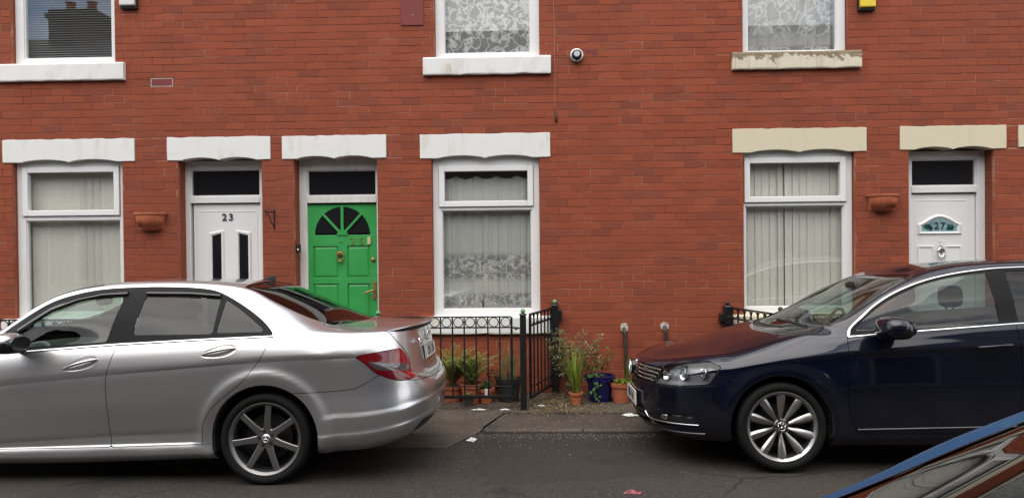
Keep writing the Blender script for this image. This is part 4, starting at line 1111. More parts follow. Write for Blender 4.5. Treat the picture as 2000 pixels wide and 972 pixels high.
# ---------------------------------------------------------------- the silver saloon: x runs towards the tail, 0 at the rear axle
SIL = dict(m=9, subs=[2, 4, 9, 9, 9, 4, 4, 6, 4, 7, 7, 4, 7, 7],
 creases=[([(.36, .447), (.5, .466), (.72, .492), (1.0, .528), (1.2, .545), (1.5, .55)], .012, .0035, .10, 8), ([(.30, .318), (.5, .338), (.72, .368), (1.0, .405), (1.2, .425), (1.5, .43)], .016, .004, .09, 8),
          ([(-3.0, .60), (-1.83, .690), (-1.095, .761), (-.056, .844), (.3, .860), (.66, .868)], -.012, .0020, .018, 9), ([(-2.4, .226), (-1.86, .236), (-1.09, .257), (-.40, .274)], .016, .003, .07, 5), ([(-2.1, .272), (-1.85, .288), (-1.09, .335), (-.40, .365)], -.008, .0025, .06, 5)], arches=((0, .31, .425, .022, .045), (-2.76, .31, .425, .022, .045)),
 lines=[
 ([(-3.1, .76), (-2.3, .775), (.2, .775), (.5, .78)], [(-3.1, .16), (-1.9, .125), (-.4, .16), (.3, .19), (.5, .215)]),
 ([(-3.1, .80), (-2.3, .838), (-.4, .838), (.2, .842), (.5, .825)], [(-3.1, .19), (-1.9, .17), (-.4, .20), (.3, .235), (.5, .255)]),
 ([(-3.1, .825), (-2.3, .836), (-.5, .836), (.2, .855), (.5, .860)], [(-3.1, .22), (-1.86, .243), (-1.09, .265), (-.43, .283), (.41, .318), (.5, .33)]),
 ([(-3.1, .84), (-2.3, .842), (-.5, .842), (.2, .868), (.5, .878)], [(-3.1, .27), (-1.85, .288), (-1.09, .335), (-.44, .363), (.1, .41), (.41, .447), (.5, .462)]),
 ([(-3.1, .845), (-2.3, .880), (-.5, .882), (.1, .882), (.5, .866)], [(-3.1, .45), (-1.8, .52), (-.5, .58), (.5, .64)]),
 ([(-3.1, .835), (-2.3, .887), (.1, .891), (.5, .868)], [(-3.1, .605), (-1.83, .672), (-1.095, .743), (-.056, .826), (.3, .842), (.5, .852)]),
 ([(-3.1, .838), (-2.3, .889), (.1, .895), (.35, .884), (.5, .870)], [(-3.1, .62), (-1.83, .690), (-1.095, .761), (-.056, .844), (.3, .860), (.5, .870)]),
 ([(-3.1, .80), (-2.3, .872), (.1, .878), (.5, .853)], [(-3.1, .67), (-2.2, .77), (-1.79, .80), (-1.05, .86), (.04, .925), (.5, .935)]),
 ([(-3.1, .76), (-2.6, .80), (-1.8, .842), (0, .846), (.25, .842), (.5, .818)], [(-3.1, .715), (-2.6, .80), (-2.1, .872), (-1.79, .898), (-1.05, .953), (.04, 1.002), (.3, 1.000), (.5, .992)]),
 ([(-3.1, .70), (-2.6, .76), (-2.1, .80), (-1.7, .828), (0, .836), (.25, .815), (.5, .775)], [(-3.1, .765), (-2.6, .86), (-2.1, .93), (-1.79, .925), (-1.05, .975), (.04, 1.022), (.3, 1.030), (.5, 1.026), (1.0, 1.02)]),
 ([(-3.1, .58), (-2.2, .68), (-1.95, .76), (-1.6, .775), (-1.0, .745), (-.3, .740), (.05, .748), (.25, .740), (.5, .70)], [(-3.1, .80), (-2.2, .955), (-1.95, .985), (-1.75, 1.05), (-1.4, 1.13), (-1.0, 1.165), (-.5, 1.170), (-.1, 1.150), (.1, 1.105), (.3, 1.067), (.5, 1.046), (.8, 1.030), (1.0, 1.03)]),
 ([(-3.1, .45), (-2.2, .58), (-1.95, .72), (-1.8, .70), (-1.588, .655), (-1.4, .63), (-1.0, .605), (-.5, .60), (-.2, .61), (0, .63), (.277, .655), (.45, .650), (.5, .640)], [(-3.1, .825), (-2.2, .975), (-2.0, 1.0), (-1.907, 1.046), (-1.80, 1.13), (-1.588, 1.257), (-1.413, 1.312), (-1.224, 1.345), (-.99, 1.358), (-.6, 1.358), (-.4, 1.345), (-.216, 1.312), (0, 1.213), (.277, 1.100), (.45, 1.060), (.55, 1.052), (.8, 1.040), (1.0, 1.04)]),
 ([(-3.1, .34), (-2.25, .48), (-2.05, .66), (-1.9, .655), (-1.588, .60), (-1.3, .565), (-1.0, .545), (-.5, .545), (-.2, .56), (0, .585), (.277, .61), (.45, .60), (.5, .59)], [(-3.1, .835), (-2.3, .985), (-2.08, 1.015), (-1.9, 1.115), (-1.764, 1.218), (-1.602, 1.303), (-1.426, 1.351), (-1.242, 1.376), (-1.1, 1.385), (-.827, 1.390), (-.586, 1.385), (-.343, 1.364), (-.216, 1.336), (0, 1.231), (.277, 1.113), (.44, 1.067), (.55, 1.056), (.8, 1.046), (1.0, 1.046)]),
 ([(-3.1, .18), (-2.3, .28), (-1.0, .30), (.5, .32)], [(-3.1, .845), (-2.5, .975), (-2.3, 1.01), (-2.0, 1.12), (-1.7, 1.265), (-1.5, 1.338), (-1.3, 1.382), (-1.0, 1.402), (-.6, 1.400), (-.35, 1.384), (-.15, 1.343), (0, 1.285), (.3, 1.158), (.46, 1.090), (.56, 1.066), (.8, 1.056), (1.0, 1.052)]),
 ([(-3.1, 0), (.5, 0)], [(-3.1, .85), (-2.55, .975), (-2.36, 1.01), (-2.0, 1.14), (-1.7, 1.285), (-1.5, 1.352), (-1.3, 1.392), (-1.0, 1.408), (-.6, 1.407), (-.35, 1.392), (-.15, 1.355), (0, 1.305), (.3, 1.185), (.5, 1.100), (.6, 1.073), (.8, 1.062), (1.0, 1.056)])],
 front=dict(xc=-3.1, n=2.6, xe=[-3.42, -3.48, -3.52, -3.55, -3.56, -3.55, -3.54, -3.51, -3.46, -3.40], zc=[.18, .22, .28, .36, .48, .58, .62, .70, .76, .80]),
 rear=dict(xc=.5, n=2.9, xe=[1.00, 1.05, 1.10, 1.125, 1.12, 1.085, 1.045, 1.01, .988, .985], zc=[.28, .31, .42, .54, .625, .665, .69, .86, .985, 1.035]))
TILT = {'sil': -2.3, 'nav': -3.0}       # the street is cambered: both cars lean towards the houses (degrees about x)
SIL_AT = (-1.888, -3.18+.875, 0.0)

# ---------------------------------------------------------------- the navy estate: 0 at the front axle
NAV = dict(m=9, subs=[2, 3, 5, 6, 8, 4, 4, 6, 4, 7, 7, 4, 7, 7],
 creases=[([(-.9, .600), (-.5, .606), (-.40, .610)], .006, .003, .10, 8)], arches=((0, .31, .395, .012, .045), (2.71, .31, .395, .012, .045)),
 lines=[
 ([(-.35, .78), (.3, .82), (2.6, .82), (3.3, .78)], [(-.35, .19), (.3, .17), (2.6, .18), (3.3, .24)]),
 ([(-.35, .825), (.3, .868), (2.6, .868), (3.3, .83)], [(-.35, .225), (.3, .215), (2.6, .225), (3.3, .28)]),
 ([(-.35, .855), (.3, .886), (2.6, .886), (3.3, .86)], [(-.35, .29), (.3, .275), (1.3, .295), (2.6, .31), (3.3, .34)]),
 ([(-.35, .872), (.3, .893), (2.6, .893), (3.3, .875)], [(-.35, .37), (.3, .35), (1.3, .37), (3.3, .42)]),
 ([(-.35, .878), (.3, .904), (2.6, .904), (3.3, .88)], [(-.35, .55), (.3, .57), (3.3, .62)]),
 ([(-.35, .868), (.3, .903), (2.6, .903), (3.3, .88)], [(-.35, .700), (.05, .765), (.47, .812), (1.4, .848), (3.3, .88)]),
 ([(-.35, .868), (.3, .908), (2.6, .908), (3.3, .882)], [(-.35, .722), (.05, .785), (.47, .828), (1.4, .864), (3.3, .895)]),
 ([(-.35, .838), (.05, .872), (.47, .890), (2.6, .89), (3.3, .86)], [(-.35, .760), (.05, .838), (.47, .882), (1.5, .938), (3.3, .97)]),
 ([(-.35, .800), (.05, .835), (.35, .858), (.6, .866), (2.6, .866), (3.3, .82)], [(-.35, .785), (.05, .880), (.35, .928), (.47, .938), (1.65, 1.020), (2.6, 1.05), (3.3, 1.06)]),
 ([(-.35, .745), (.05, .785), (.30, .812), (.5, .838), (2.6, .842), (3.3, .79)], [(-.86, .735), (-.6, .775), (-.35, .812), (.05, .915), (.25, .958), (.5, .968), (1.65, 1.045), (2.6, 1.075), (3.3, 1.09)]),
 ([(-.35, .62), (.05, .68), (.30, .735), (.5, .79), (1.0, .768), (1.7, .755), (2.6, .745), (3.3, .70)], [(-.87, .735), (-.6, .79), (-.35, .832), (.05, .945), (.25, .985), (.38, 1.01), (.55, 1.065), (.8, 1.13), (1.1, 1.19), (1.7, 1.235), (2.6, 1.25), (3.3, 1.20)]),
 ([(-.35, .48), (.05, .56), (.28, .66), (.40, .765), (.6, .742), (.82, .695), (1.1, .65), (1.5, .625), (1.9, .615), (2.6, .61), (3.3, .58)], [(-.88, .725), (-.6, .79), (-.35, .845), (.05, .960), (.22, .990), (.36, 1.012), (.47, 1.055), (.6, 1.118), (.82, 1.245), (1.103, 1.362), (1.49, 1.430), (1.717, 1.445), (2.4, 1.45), (3.0, 1.43), (3.3, 1.36)]),
 ([(-.35, .36), (.05, .46), (.25, .60), (.39, .705), (.7, .63), (1.05, .552), (1.4, .54), (2.6, .53), (3.3, .50)], [(-.88, .725), (-.6, .797), (-.35, .852), (.05, .966), (.20, .993), (.38, 1.008), (.5, 1.068), (.7, 1.178), (.9, 1.288), (1.05, 1.368), (1.2, 1.422), (1.4, 1.458), (1.626, 1.476), (1.904, 1.484), (2.6, 1.48), (3.1, 1.45), (3.3, 1.40)]),
 ([(-.35, .19), (.05, .26), (1.0, .30), (3.3, .28)], [(-.88, .725), (-.6, .808), (-.35, .862), (-.02, .954), (.16, .985), (.3, 1.046), (.444, 1.114), (.7, 1.228), (.9, 1.316), (1.05, 1.382), (1.3, 1.456), (1.626, 1.494), (1.904, 1.502), (2.6, 1.50), (3.1, 1.472), (3.3, 1.42)]),
 ([(-.35, 0), (3.3, 0)], [(-.88, .725), (-.6, .812), (-.35, .866), (-.06, .948), (.12, .980), (.3, 1.057), (.444, 1.124), (.7, 1.238), (.9, 1.324), (1.05, 1.388), (1.3, 1.462), (1.626, 1.499), (1.904, 1.507), (2.6, 1.505), (3.1, 1.477), (3.3, 1.43)])],
 front=dict(xc=-.35, n=2.25, xe=[-.80, -.88, -.93, -.945, -.945, -.94, -.935, -.925, -.905, -.88], zc=[.19, .225, .28, .36, .50, .585, .605, .665, .705, .725]),
 rear=dict(xc=3.3, n=3.0, xe=[3.70, 3.76, 3.82, 3.86, 3.85, 3.80, 3.78, 3.74, 3.68, 3.62], zc=[.3, .35, .42, .52, .62, .72, .78, .95, 1.10, 1.30]))
NAV_AT = (1.726, -2.876+.895, 0.0)

# ---------------------------------------------------------------- the blue car near the camera: like the estate, but with a crowned screen and roof
BLU = dict(NAV); BLU['lines'] = list(NAV['lines'])
for k_, up_ in ((12, .012), (13, .050), (14, .066)):
    BLU['lines'][k_] = (NAV['lines'][k_][0], [(a, b+up_*float(np.interp(a, [-.1, .25, 3.0, 3.3], [0, 1, 1, .5]))) for a, b in NAV['lines'][k_][1]])
# ---------------------------------------------------------------- putting a car together
def mkshell(S): return Shell(S['lines'], S['m'], S['front'], S['rear'], S['subs'], S['arches'], S['creases'])
class Car:
    def __init__(c, root, shell, paint):
        c.root, c.h, c.paint = root, shell, paint; c.body = shell.piece; c.inner = []
    def take(c, f, gap=0.0):
        P = c.body; ins, rest = P.clip(f(P)+gap)
        if gap: _, rest = P.clip(f(P)-gap)
        c.body = rest; return ins
    def poly(c, pts, vmin=-1, vmax=99):
        def f(P):
            d = sdf(P.s, P.z, pts)
            if vmax < 90: d = np.maximum(d, (P.v-vmax)*.05)
            if vmin > 0: d = np.maximum(d, (vmin-P.v)*.05)
            return d
        return f
    def polyv(c, pts):
        q = [(a, b*.05) for a, b in pts]; return lambda P: sdf(P.s, P.v*.05, q)
    def pair(c, piece, name, mat, off=0.0, label=None):
        """the far side (y > 0) and the near side (y < 0) as two objects"""
        p = piece.offset(off) if off else piece
        return [p.build(name, mat, c.root), p.mirrored().build(name, mat, c.root)]
    def whole(c, piece, name, mat, off=0.0):
        p = piece.offset(off) if off else piece; return p.both().build(name, mat, c.root)
    def path(c, pts): return [c.h.atn(s, z) for s, z in pts]
    def strips(c, pts, w, mat, name, th=.006, sides=(1, -1)):
        p = c.path(pts); return [strip(p if sd_ > 0 else mirror_strip(p), w, mat, name, c.root, th=th) for sd_ in sides]
def lerp_pts(pts, step=.03):
    out = []
    for (a, b) in zip(pts[:-1], pts[1:]):
        n = max(1, int(math.hypot(b[0]-a[0], b[1]-a[1])/step))
        out += [(a[0]+(b[0]-a[0])*i/n, a[1]+(b[1]-a[1])*i/n) for i in range(n)]
    return out+[pts[-1]]
def rbox(b, c, d, e=3.0, n=14):
    """superellipsoid, centre c, half sizes d"""
    m = n; vs, fs = [], []; p = 2/e
    sg = lambda v: math.copysign(abs(v)**p, v)
    for i in range(m+1):
        t = -math.pi/2+math.pi*i/m
        for k in range(2*n):
            w = 2*math.pi*k/(2*n)
            vs.append((c[0]+d[0]*sg(math.cos(t))*sg(math.cos(w)), c[1]+d[1]*sg(math.cos(t))*sg(math.sin(w)), c[2]+d[2]*sg(math.sin(t))))
    for i in range(m):
        for k in range(2*n): fs.append((i*2*n+k, i*2*n+(k+1) % (2*n), (i+1)*2*n+(k+1) % (2*n), (i+1)*2*n+k))
    b.add(vs, fs, True); return b
def seat(root, x, y, name='seat', mat='interior', zz=0.0, lean=.16, wd=.25):
    b = MB(); rbox(b, (x, y, .48+zz), (.25, wd, .09), 4)
    for i in range(1): rbox(b, (x+.25+lean*.5, y, .78+zz), (.075, wd, .32), 4)
    for v in range(len(b.v)):
        p = b.v[v]
        if p[2] > .58+zz: b.v[v] = (p[0]+(p[2]-.58-zz)*lean*.9, p[1], p[2])
    s_ = b.build(name, MT[mat], root, local=True)
    b = MB(); rbox(b, (x+.36+lean*.52, y, 1.215+zz), (.05, .13, .085), 3.5); b.tube([(x+.34+lean*.5, y-.05, 1.0+zz), (x+.36+lean*.52, y-.05, 1.16+zz)], .007, 6); b.tube([(x+.34+lean*.5, y+.05, 1.0+zz), (x+.36+lean*.52, y+.05, 1.16+zz)], .007, 6)
    b.build('headrest', MT[mat], s_, local=True)
    return s_
def steering(root, x, y, z):
    b = MB(); R_ = .185; pts = []
    for i in range(29):
        w = 2*math.pi*i/28; pts.append((x+R_*math.sin(w)*.42, y+R_*math.cos(w), z+R_*math.sin(w)*.9))
    b.tube(pts, .014, 8, cap=False); rbox(b, (x-.02, y, z-.01), (.03, .07, .06), 3); b.tube([(x-.01, y-.17, z), (x-.01, y+.17, z)], .012, 6)
    b.tube([(x-.03, y, z), (x-.35, y, z-.12)], .03, 8)
    return b.build('steering_wheel', MT['interior'], root, local=True)
def liners(root, axles, R, z, mat='under_black'):
    for ax in axles:
        for s in (-1, 1):
            b = MB(); b.lathe([(R, s*.50), (R, s*.84)], (ax, 0, z), 'y', 26, a0=-.25, a1=math.pi+.25); b.lathe([(0.01, s*.50), (R, s*.50)], (ax, 0, z), 'y', 26)
            b.build('arch_liner', MT[mat], root, local=True)
def side_mirror(root, x, y, z, s, mat, size=1.0, slim=1.0):
    b = MB(); rbox(b, (x, s*(y+.09*size), z), (.075*size, .115*size, .075*size*slim), 2.6)
    o = b.build('door_mirror', mat, root, local=True)
    b = MB(); b.tube([(x-.01, s*(y-.09), z-.06*size), (x, s*(y+.03), z-.05*size)], [.035, .025], 8, flat=.6); b.build('mirror_arm', MT['black_plastic'], o, local=True)
    b = MB(); rbox(b, (x+.018*size, s*(y+.09*size), z-.012), (.068*size, .110*size, .062*size*slim), 3); b.build('mirror_shell', MT['gloss_black'], o, local=True)
    b = MB(); b.prism([(s*(y+.09*size)+.092*size*math.cos(w), z+.052*size*slim*math.sin(w)) for w in [2*math.pi*i/20 for i in range(20)]], x+.072*size, x+.0885*size, 'x'); b.build('mirror_glass', MT['lamp_dark'], o, local=True)
    return o
def plate(root, x, y, z, w, hgt, txt, mat, sgn, slope=0.0, tmat='plate_black'):
    """number plate facing along x (sgn = +1 rear, -1 front)"""
    b = MB(); b.box(-.006, .006, -w/2, w/2, -hgt/2, hgt/2); o = b.build('number_plate', MT[mat], root, bevel=.003, local=True)
    o.location = (x, y, z); o.rotation_euler = (0, slope, 0)
    b = MB(); frame_rect(b, -w/2, w/2, -hgt/2, hgt/2, .007, -.001, .001)
    b.v = [(sgn*.0065+q*.3, p, r) for p, q, r in b.v]; b.build('plate_border', MT[tmat], o, local=True)
    text_obj('characters', txt, hgt*.92, MT[tmat], o, (sgn*.0065, 0, 0), .0012, rot=(math.pi/2, 0, sgn*math.pi/2), bold=.003, xs=.80)
    return o

# ================================================================ silver saloon
def silver_car():
    al = rad(TILT['sil']); hw = .87
    root = thing('parked_car', (SIL_AT[0], SIL_AT[1], hw*math.sin(al)), 'silver saloon car with boot spoiler parked by the houses, facing left', 'car', 'cars parked along the street')
    root.rotation_euler = (al, 0, 0)
    h = mkshell(SIL); c = Car(root, h, MT['silver_paint'])
    HUB = .310
    for ax in (0, -2.76):
        arch = c.take(lambda P: np.maximum(np.hypot(P.x-ax, P.z-HUB)-.372, .45-P.y))
    # side glazing
    dlo = smooth_poly([(-1.93, .94), (-1.995, 1.0), (-1.90, 1.075), (-1.80, 1.142), (-1.629, 1.252), (-1.441, 1.312), (-1.247, 1.343), (-1.011, 1.354), (-.819, 1.355), (-.582, 1.345), (-.42, 1.318), (-.246, 1.238), (-.066, 1.131), (.030, 1.050), (.052, 1.014), (-.5, .994), (-1.05, .967), (-1.79, .914)], 5, sharp=(1, 14, 0, 17))
    D = c.take(c.poly(dlo, 7.5, 11.45))
    split = lambda P: np.abs((P.x+1.041)-(P.z-.949)*(.053/.393))-.0022
    _, D = D.clip(np.maximum(split(D), -np.ones(len(D.A))))
    wins = [('front_window', 'car_glass', smooth_poly([(-1.83, .995), (-1.75, 1.075), (-1.60, 1.178), (-1.42, 1.247), (-1.25, 1.275), (-1.085, 1.285), (-1.130, .975), (-1.78, .938)], 4, sharp=(0, 5, 6, 7))),
            ('rear_window', 'privacy_glass', [(-.935, 1.290), (-.385, 1.268), (-.382, 1.026), (-.953, 1.022)]),
            ('quarter_window', 'privacy_glass', smooth_poly([(-.345, 1.262), (-.19, 1.170), (-.035, 1.064), (-.020, 1.040), (-.358, 1.032)], 4, sharp=(0, 2, 3, 4)))]
    for nm, mt, pl in wins:
        f = sdf(D.s, D.z, pl); g, D = D.clip(f); c.pair(g, nm, MT[mt], -.004)
    c.pair(D, 'window_trim', MT['trim_black'])
    # wind deflectors over the front and rear door windows: thin dark blades
    for pts in ([(-1.80, 1.045), (-1.6, 1.19), (-1.42, 1.262), (-1.25, 1.296), (-1.07, 1.304)], [(-.93, 1.305), (-.6, 1.300), (-.39, 1.283)]):
        c.strips(lerp_pts(pts), .034, MT['gloss_black'], 'wind_deflector', .016)
    # chrome strip along the waist
    c.strips(lerp_pts([(-1.80, .905), (-1.05, .958), (-.5, .986), (.055, 1.009)], .05), .016, MT['chrome'], 'waist_strip', .006)
    # front and rear screens
    xb = lambda y: -2.33+.55*(y/.66)**2; xh = lambda y: -1.44+.10*(y/.5)**2
    ws = lambda P: np.maximum.reduce([(12.12-P.v)*.05, xb(P.y)-P.x, P.x-xh(P.y), P.x+.9])
    seal = c.take(lambda P: ws(P)-.018); g, seal = seal.clip(ws(seal)); c.whole(g, 'windscreen', MT['screen_glass'], -.004); c.whole(seal, 'screen_seal', MT['gloss_black'])
    rb = lambda y: .545-.13*(y/.6)**2; rh = lambda y: -.265+.015*(y/.5)**2
    rw = lambda P: np.maximum.reduce([(12.03-P.v)*.05, P.x-rb(P.y), rh(P.y)-P.x])
    seal = c.take(lambda P: rw(P)-.012); g, seal = seal.clip(rw(seal)); c.whole(g, 'rear_screen', MT['privacy_glass'], -.003); c.whole(seal, 'screen_seal', MT['gloss_black'])
    # doors
    rd = smooth_poly([(.050, 1.016), (-.012, .880), (-.042, .832), (-.095, .765), (-.15, .698), (-.333, .552), (-.418, .430), (-.435, .350), (-.432, .272), (-1.085, .252), (-1.092, .489), (-1.102, .719), (-1.091, .775), (-1.043, .970)], 4, sharp=(0, 8, 9, 13))
    fd = smooth_poly([(-1.043, .970), (-1.091, .775), (-1.102, .719), (-1.092, .489), (-1.085, .252), (-2.06, .235), (-2.10, .45), (-2.12, .72), (-2.06, .88), (-1.80, .925)], 4, sharp=(0, 4, 5, 8, 9))
    doors = []
    for pl in (rd, fd):
        d = c.take(c.poly(pl, -1, 9.0), .0022); doors.append(c.pair(d, 'door', c.paint))
    # tail lamps
    tl = smooth_poly([(.571, .866), (.62, .882), (.80, .900), (.958, .908), (1.03, .845), (1.052, .770), (1.020, .700), (.90, .688), (.80, .700), (.672, .752)], 4, sharp=(0, 3, 6, 9))
    L = c.take(c.poly(tl, -1, 9), .002)
    bc = lambda P: .806-.038*(P.s-.65)/.40
    band = lambda P: np.maximum.reduce([np.abs(P.z-bc(P))-.027, (.655+(.80-P.z)*.55)-P.s, P.s-1.035])
    mid, L2 = L.clip(band(L)); up, lo = L2.clip(bc(L2)-L2.z)
    lo_b, lo_a = lo.clip(.93-lo.s); up_b, up_a = up.clip(.90-up.s)
    lamp = [x for x in c.pair(up_a, 'tail_lamp', MT['red_lens'], .003)]
    for i, o in enumerate(lamp):
        for pc, mt in ((lo_a, 'red_lens'), (mid, 'smoke_lens'), (lo_b, 'red_lens_bright'), (up_b, 'red_lens_bright')):
            q = pc.offset(.003); q = q if i == 0 else q.mirrored(); q.build('lens', MT[mt], o)
    # boot lid, rear bumper
    bt = c.take(c.polyv([(.30, 15), (.36, 10.75), (.55, 10.25), (.72, 9.7), (.85, 8.7), (.900, 7.9), (1.056, 6.72), (1.046, 4.85), (1.55, 4.85), (1.55, 15)]), .0024)
    boot = c.whole(bt, 'boot_lid', c.paint)
    bp = c.take(c.poly([(.20, .628), (.371, .629), (.503, .637), (.56, .653), (.64, .705), (.70, .745), (.82, .70), (1.0, .68), (1.55, .66), (1.55, -.2), (.20, -.2)], -1, 8), .0022)
    vent, bp = bp.clip(sdf(bp.s, bp.z, [(.98, .22), (1.03, .335), (1.10, .39), (1.6, .39), (1.6, -.1), (.9, -.1)]))
    bump = c.whole(bp, 'rear_bumper', c.paint); c.whole(vent, 'diffuser', MT['black_plastic'], -.012)
    # front end
    hl = [(-3.22, .60), (-3.30, .68), (-3.62, .735), (-3.72, .66), (-3.66, .57), (-3.4, .55)]
    L = c.take(c.poly(hl, -1, 9), .002); c.pair(L, 'headlamp', MT['lamp_glass']); c.pair(L, 'lamp_housing', MT['reflector'], -.04)
    gr = c.take(c.poly([(-3.78, .45), (-3.74, .74), (-4.1, .78), (-4.1, .45)], -1, 9)); c.whole(gr, 'grille', MT['gloss_black'], -.02)
    for z in (.52, .60, .68):
        pts = [(-3.77-.01*i, z) for i in range(24)]; p = c.path(pts); strip(p[::-1]+mirror_strip(p)[1:] if False else p, .018, MT['chrome'], 'grille_bar', root); strip(mirror_strip(p), .018, MT['chrome'], 'grille_bar', root)
    fb = c.take(c.poly([(-3.0, .58), (-3.25, .56), (-4.2, .44), (-4.2, -.1), (-2.95, -.1)], -1, 8), .0022); c.whole(fb, 'front_bumper', c.paint)
    bn = c.take(lambda P: np.maximum.reduce([(9.35-P.v)*.05, P.x-(xb(P.y)-.05), P.x+1.9]), .0022); c.whole(bn, 'bonnet', c.paint)
    sill_ = c.take(c.poly([(-2.45, .247), (-1.09, .256), (-.37, .278), (-.37, 0), (-2.45, 0)], -1, 5), .0015); c.pair(sill_, 'sill_panel', c.paint)
    c.whole(c.body, 'body', c.paint)
    full = h.piece; inn = None
    for ax in (0, -2.76): _, full = full.clip(np.maximum(np.hypot(full.x-ax, full.z-HUB)-.36, .45-full.y))
    _, full = full.clip(np.maximum(sdf(full.s, full.z, [(a*1.0, b) for a, b in dlo]), (full.v-11.6)*.05)-.004 if False else np.maximum(sdf(full.s, full.z, dlo), (full.v-11.45)*.05))
    _, full = full.clip(ws(full)); _, full = full.clip(rw(full))
    c.whole(full, 'inner_shell', MT['interior'], -.014)
    # pillars between the side windows are solid on the inside too
    b = MB(); b.box(-3.3, .62, -.66, .66, .17, .20); b.build('floor_pan', MT['under_black'], root, local=True)
    liners(root, (0, -2.76), .368, HUB)
    # boot spoiler: a lip along the tail edge
    i0 = [i for i, s in enumerate(h.Srow) if s > .80]; j9 = int(np.argmin(abs(h.V-9.0))); rows = []
    for n_, i in enumerate(i0):
        p = Vector(h.G[i, j9]); q = Vector(h.G[i, min(j9+5, h.G.shape[1]-1)]); w = Vector(h.G[i, j9-4]); out = (p-Vector((.2, 0, p.z))); out.z = 0
        out.normalize(); k = min(1, n_/8)
        rows.append([q+Vector((0, 0, .001)), p-out*.012+Vector((0, 0, .010*k)), p+out*.030*k+Vector((0, 0, .026*k+.001)), p+out*.034*k+Vector((0, 0, .018*k)), p+out*.004-Vector((0, 0, .012))])
    b = MB(); b.sheet(rows); b.sheet([[Vector((v.x, -v.y, v.z)) for v in r] for r in rows]); b.build('spoiler', c.paint, boot, local=True)
    rows2 = [[r[3]+Vector((.001, 0, -.001)), r[4]+Vector((.002, 0, -.002))] for r in rows]
    b = MB(); b.sheet(rows2); b.sheet([[Vector((v.x, -v.y, v.z)) for v in r] for r in rows2]); b.build('spoiler_edge', MT['black_plastic'], boot, local=True)
    # badge, star and plate on the boot
    plate(root, 1.022, 0, .835, .50, .105, 'CN11 LVA', 'plate_white', 1, -.12)
    t = text_obj('badge', 'C220', .045, MT['chrome'], root, (1.004, -.40, .945), .003, rot=(math.pi/2, 0, math.pi/2))
    b = MB()
    for k in range(3): a = math.pi/2+2*math.pi*k/3; b.tube([(1.004, 0, .955), (1.008, .042*math.cos(a), .955+.042*math.sin(a))], [.006, .002], 6)
    b.tube([(1.006, .044*math.cos(w), .955+.044*math.sin(w)) for w in [2*math.pi*j/24 for j in range(25)]], .004, 6, cap=False); b.build('emblem', MT['chrome'], root, local=True)
    # door handles in their dishes
    for (s0, z0, s1, z1), dr in (((-.433, .884, -.195, .932), doors[0]), ((-1.404, .792, -1.160, .862), doors[1])):
        for sd_, dd in ((1, dr[0]), (-1, dr[1])):
            ctr = h.at((s0+s1)/2, (z0+z1)/2); ang = math.atan2(z1-z0, s1-s0)
            b = MB(); vs_ = []
            for k in range(24):
                w = 2*math.pi*k/24; u, v = .128*math.cos(w), .040*math.sin(w)*(1+.25*math.cos(w)); s_, z_ = (s0+s1)/2+u*math.cos(ang)-v*math.sin(ang), (z0+z1)/2+u*math.sin(ang)+v*math.cos(ang)
                p, n = h.atn(s_, z_); p = p+n*.0015; vs_.append(p)
            pc = h.at((s0+s1)/2, (z0+z1)/2-.004); pc.y += .003
            mid_ = [pc+(v-pc)*.62+Vector((0, -.004, 0)) for v in vs_]
            fix = (lambda v: v) if sd_ > 0 else (lambda v: Vector((v.x, -v.y, v.z)))
            b.add([fix(v) for v in vs_]+[fix(v) for v in mid_]+[fix(pc+Vector((0, -.006, 0)))], [(k, (k+1) % 24, 24+(k+1) % 24, 24+k) for k in range(24)]+[(24+k, 24+(k+1) % 24, 48) for k in range(24)], True)
            hd = b.build('handle_dish', c.paint, dd, local=True)
            pts = []
            for t_ in [i/12 for i in range(13)]:
                p, n = h.atn(s0+.008+(s1-s0-.016)*t_, z0+.004+(z1-z0-.004)*t_); pts.append(fix(p+n*(.004+.030*math.sin(math.pi*min(1, max(0, t_*1.05)))**.6)))
            b = MB(); b.tube(pts, [.010+.006*math.sin(math.pi*i/12) for i in range(13)], 10, flat=.62); b.build('handle', c.paint, dd, local=True)
    for s in (-1, 1): side_mirror(root, -1.72, .90, .985, s, c.paint, 1.1, .85)
    b = MB(); b.prism([(-.33, 1.395), (-.22, 1.378), (-.225, 1.425), (-.245, 1.428)], -.012, .012); b.build('antenna_fin', MT['black_plastic'], root, bevel=.003, local=True)
    # cabin
    for s in (-1, 1): seat(root, -1.50, s*.36, zz=-.05); seat(root, -.55, s*.36, zz=-.03)
    steering(root, -1.70, .36, .85)
    b = MB(); rbox(b, (-2.02, 0, .78), (.26, .72, .14), 3); b.build('dashboard', MT['interior'], root, local=True)
    b = MB(); rbox(b, (-1.62, 0, 1.235), (.02, .11, .035), 3); b.tube([(-1.63, 0, 1.25), (-1.66, 0, 1.31)], .008, 6); b.build('rear_view_mirror', MT['black_plastic'], root, local=True)
    b = MB(); b.box(.0, .47, -.60, .60, .97, .985); b.build('parcel_shelf', MT['interior'], root, local=True)
    for ax in (0, -2.76):
        for s in (-1, 1): wheel(root, ax, s*.755, HUB-.002, .312, .245, .215, 7, 'flat', MT['dark_alloy'], s, rot=rad(85), cap='star')
    return root
silver_car()

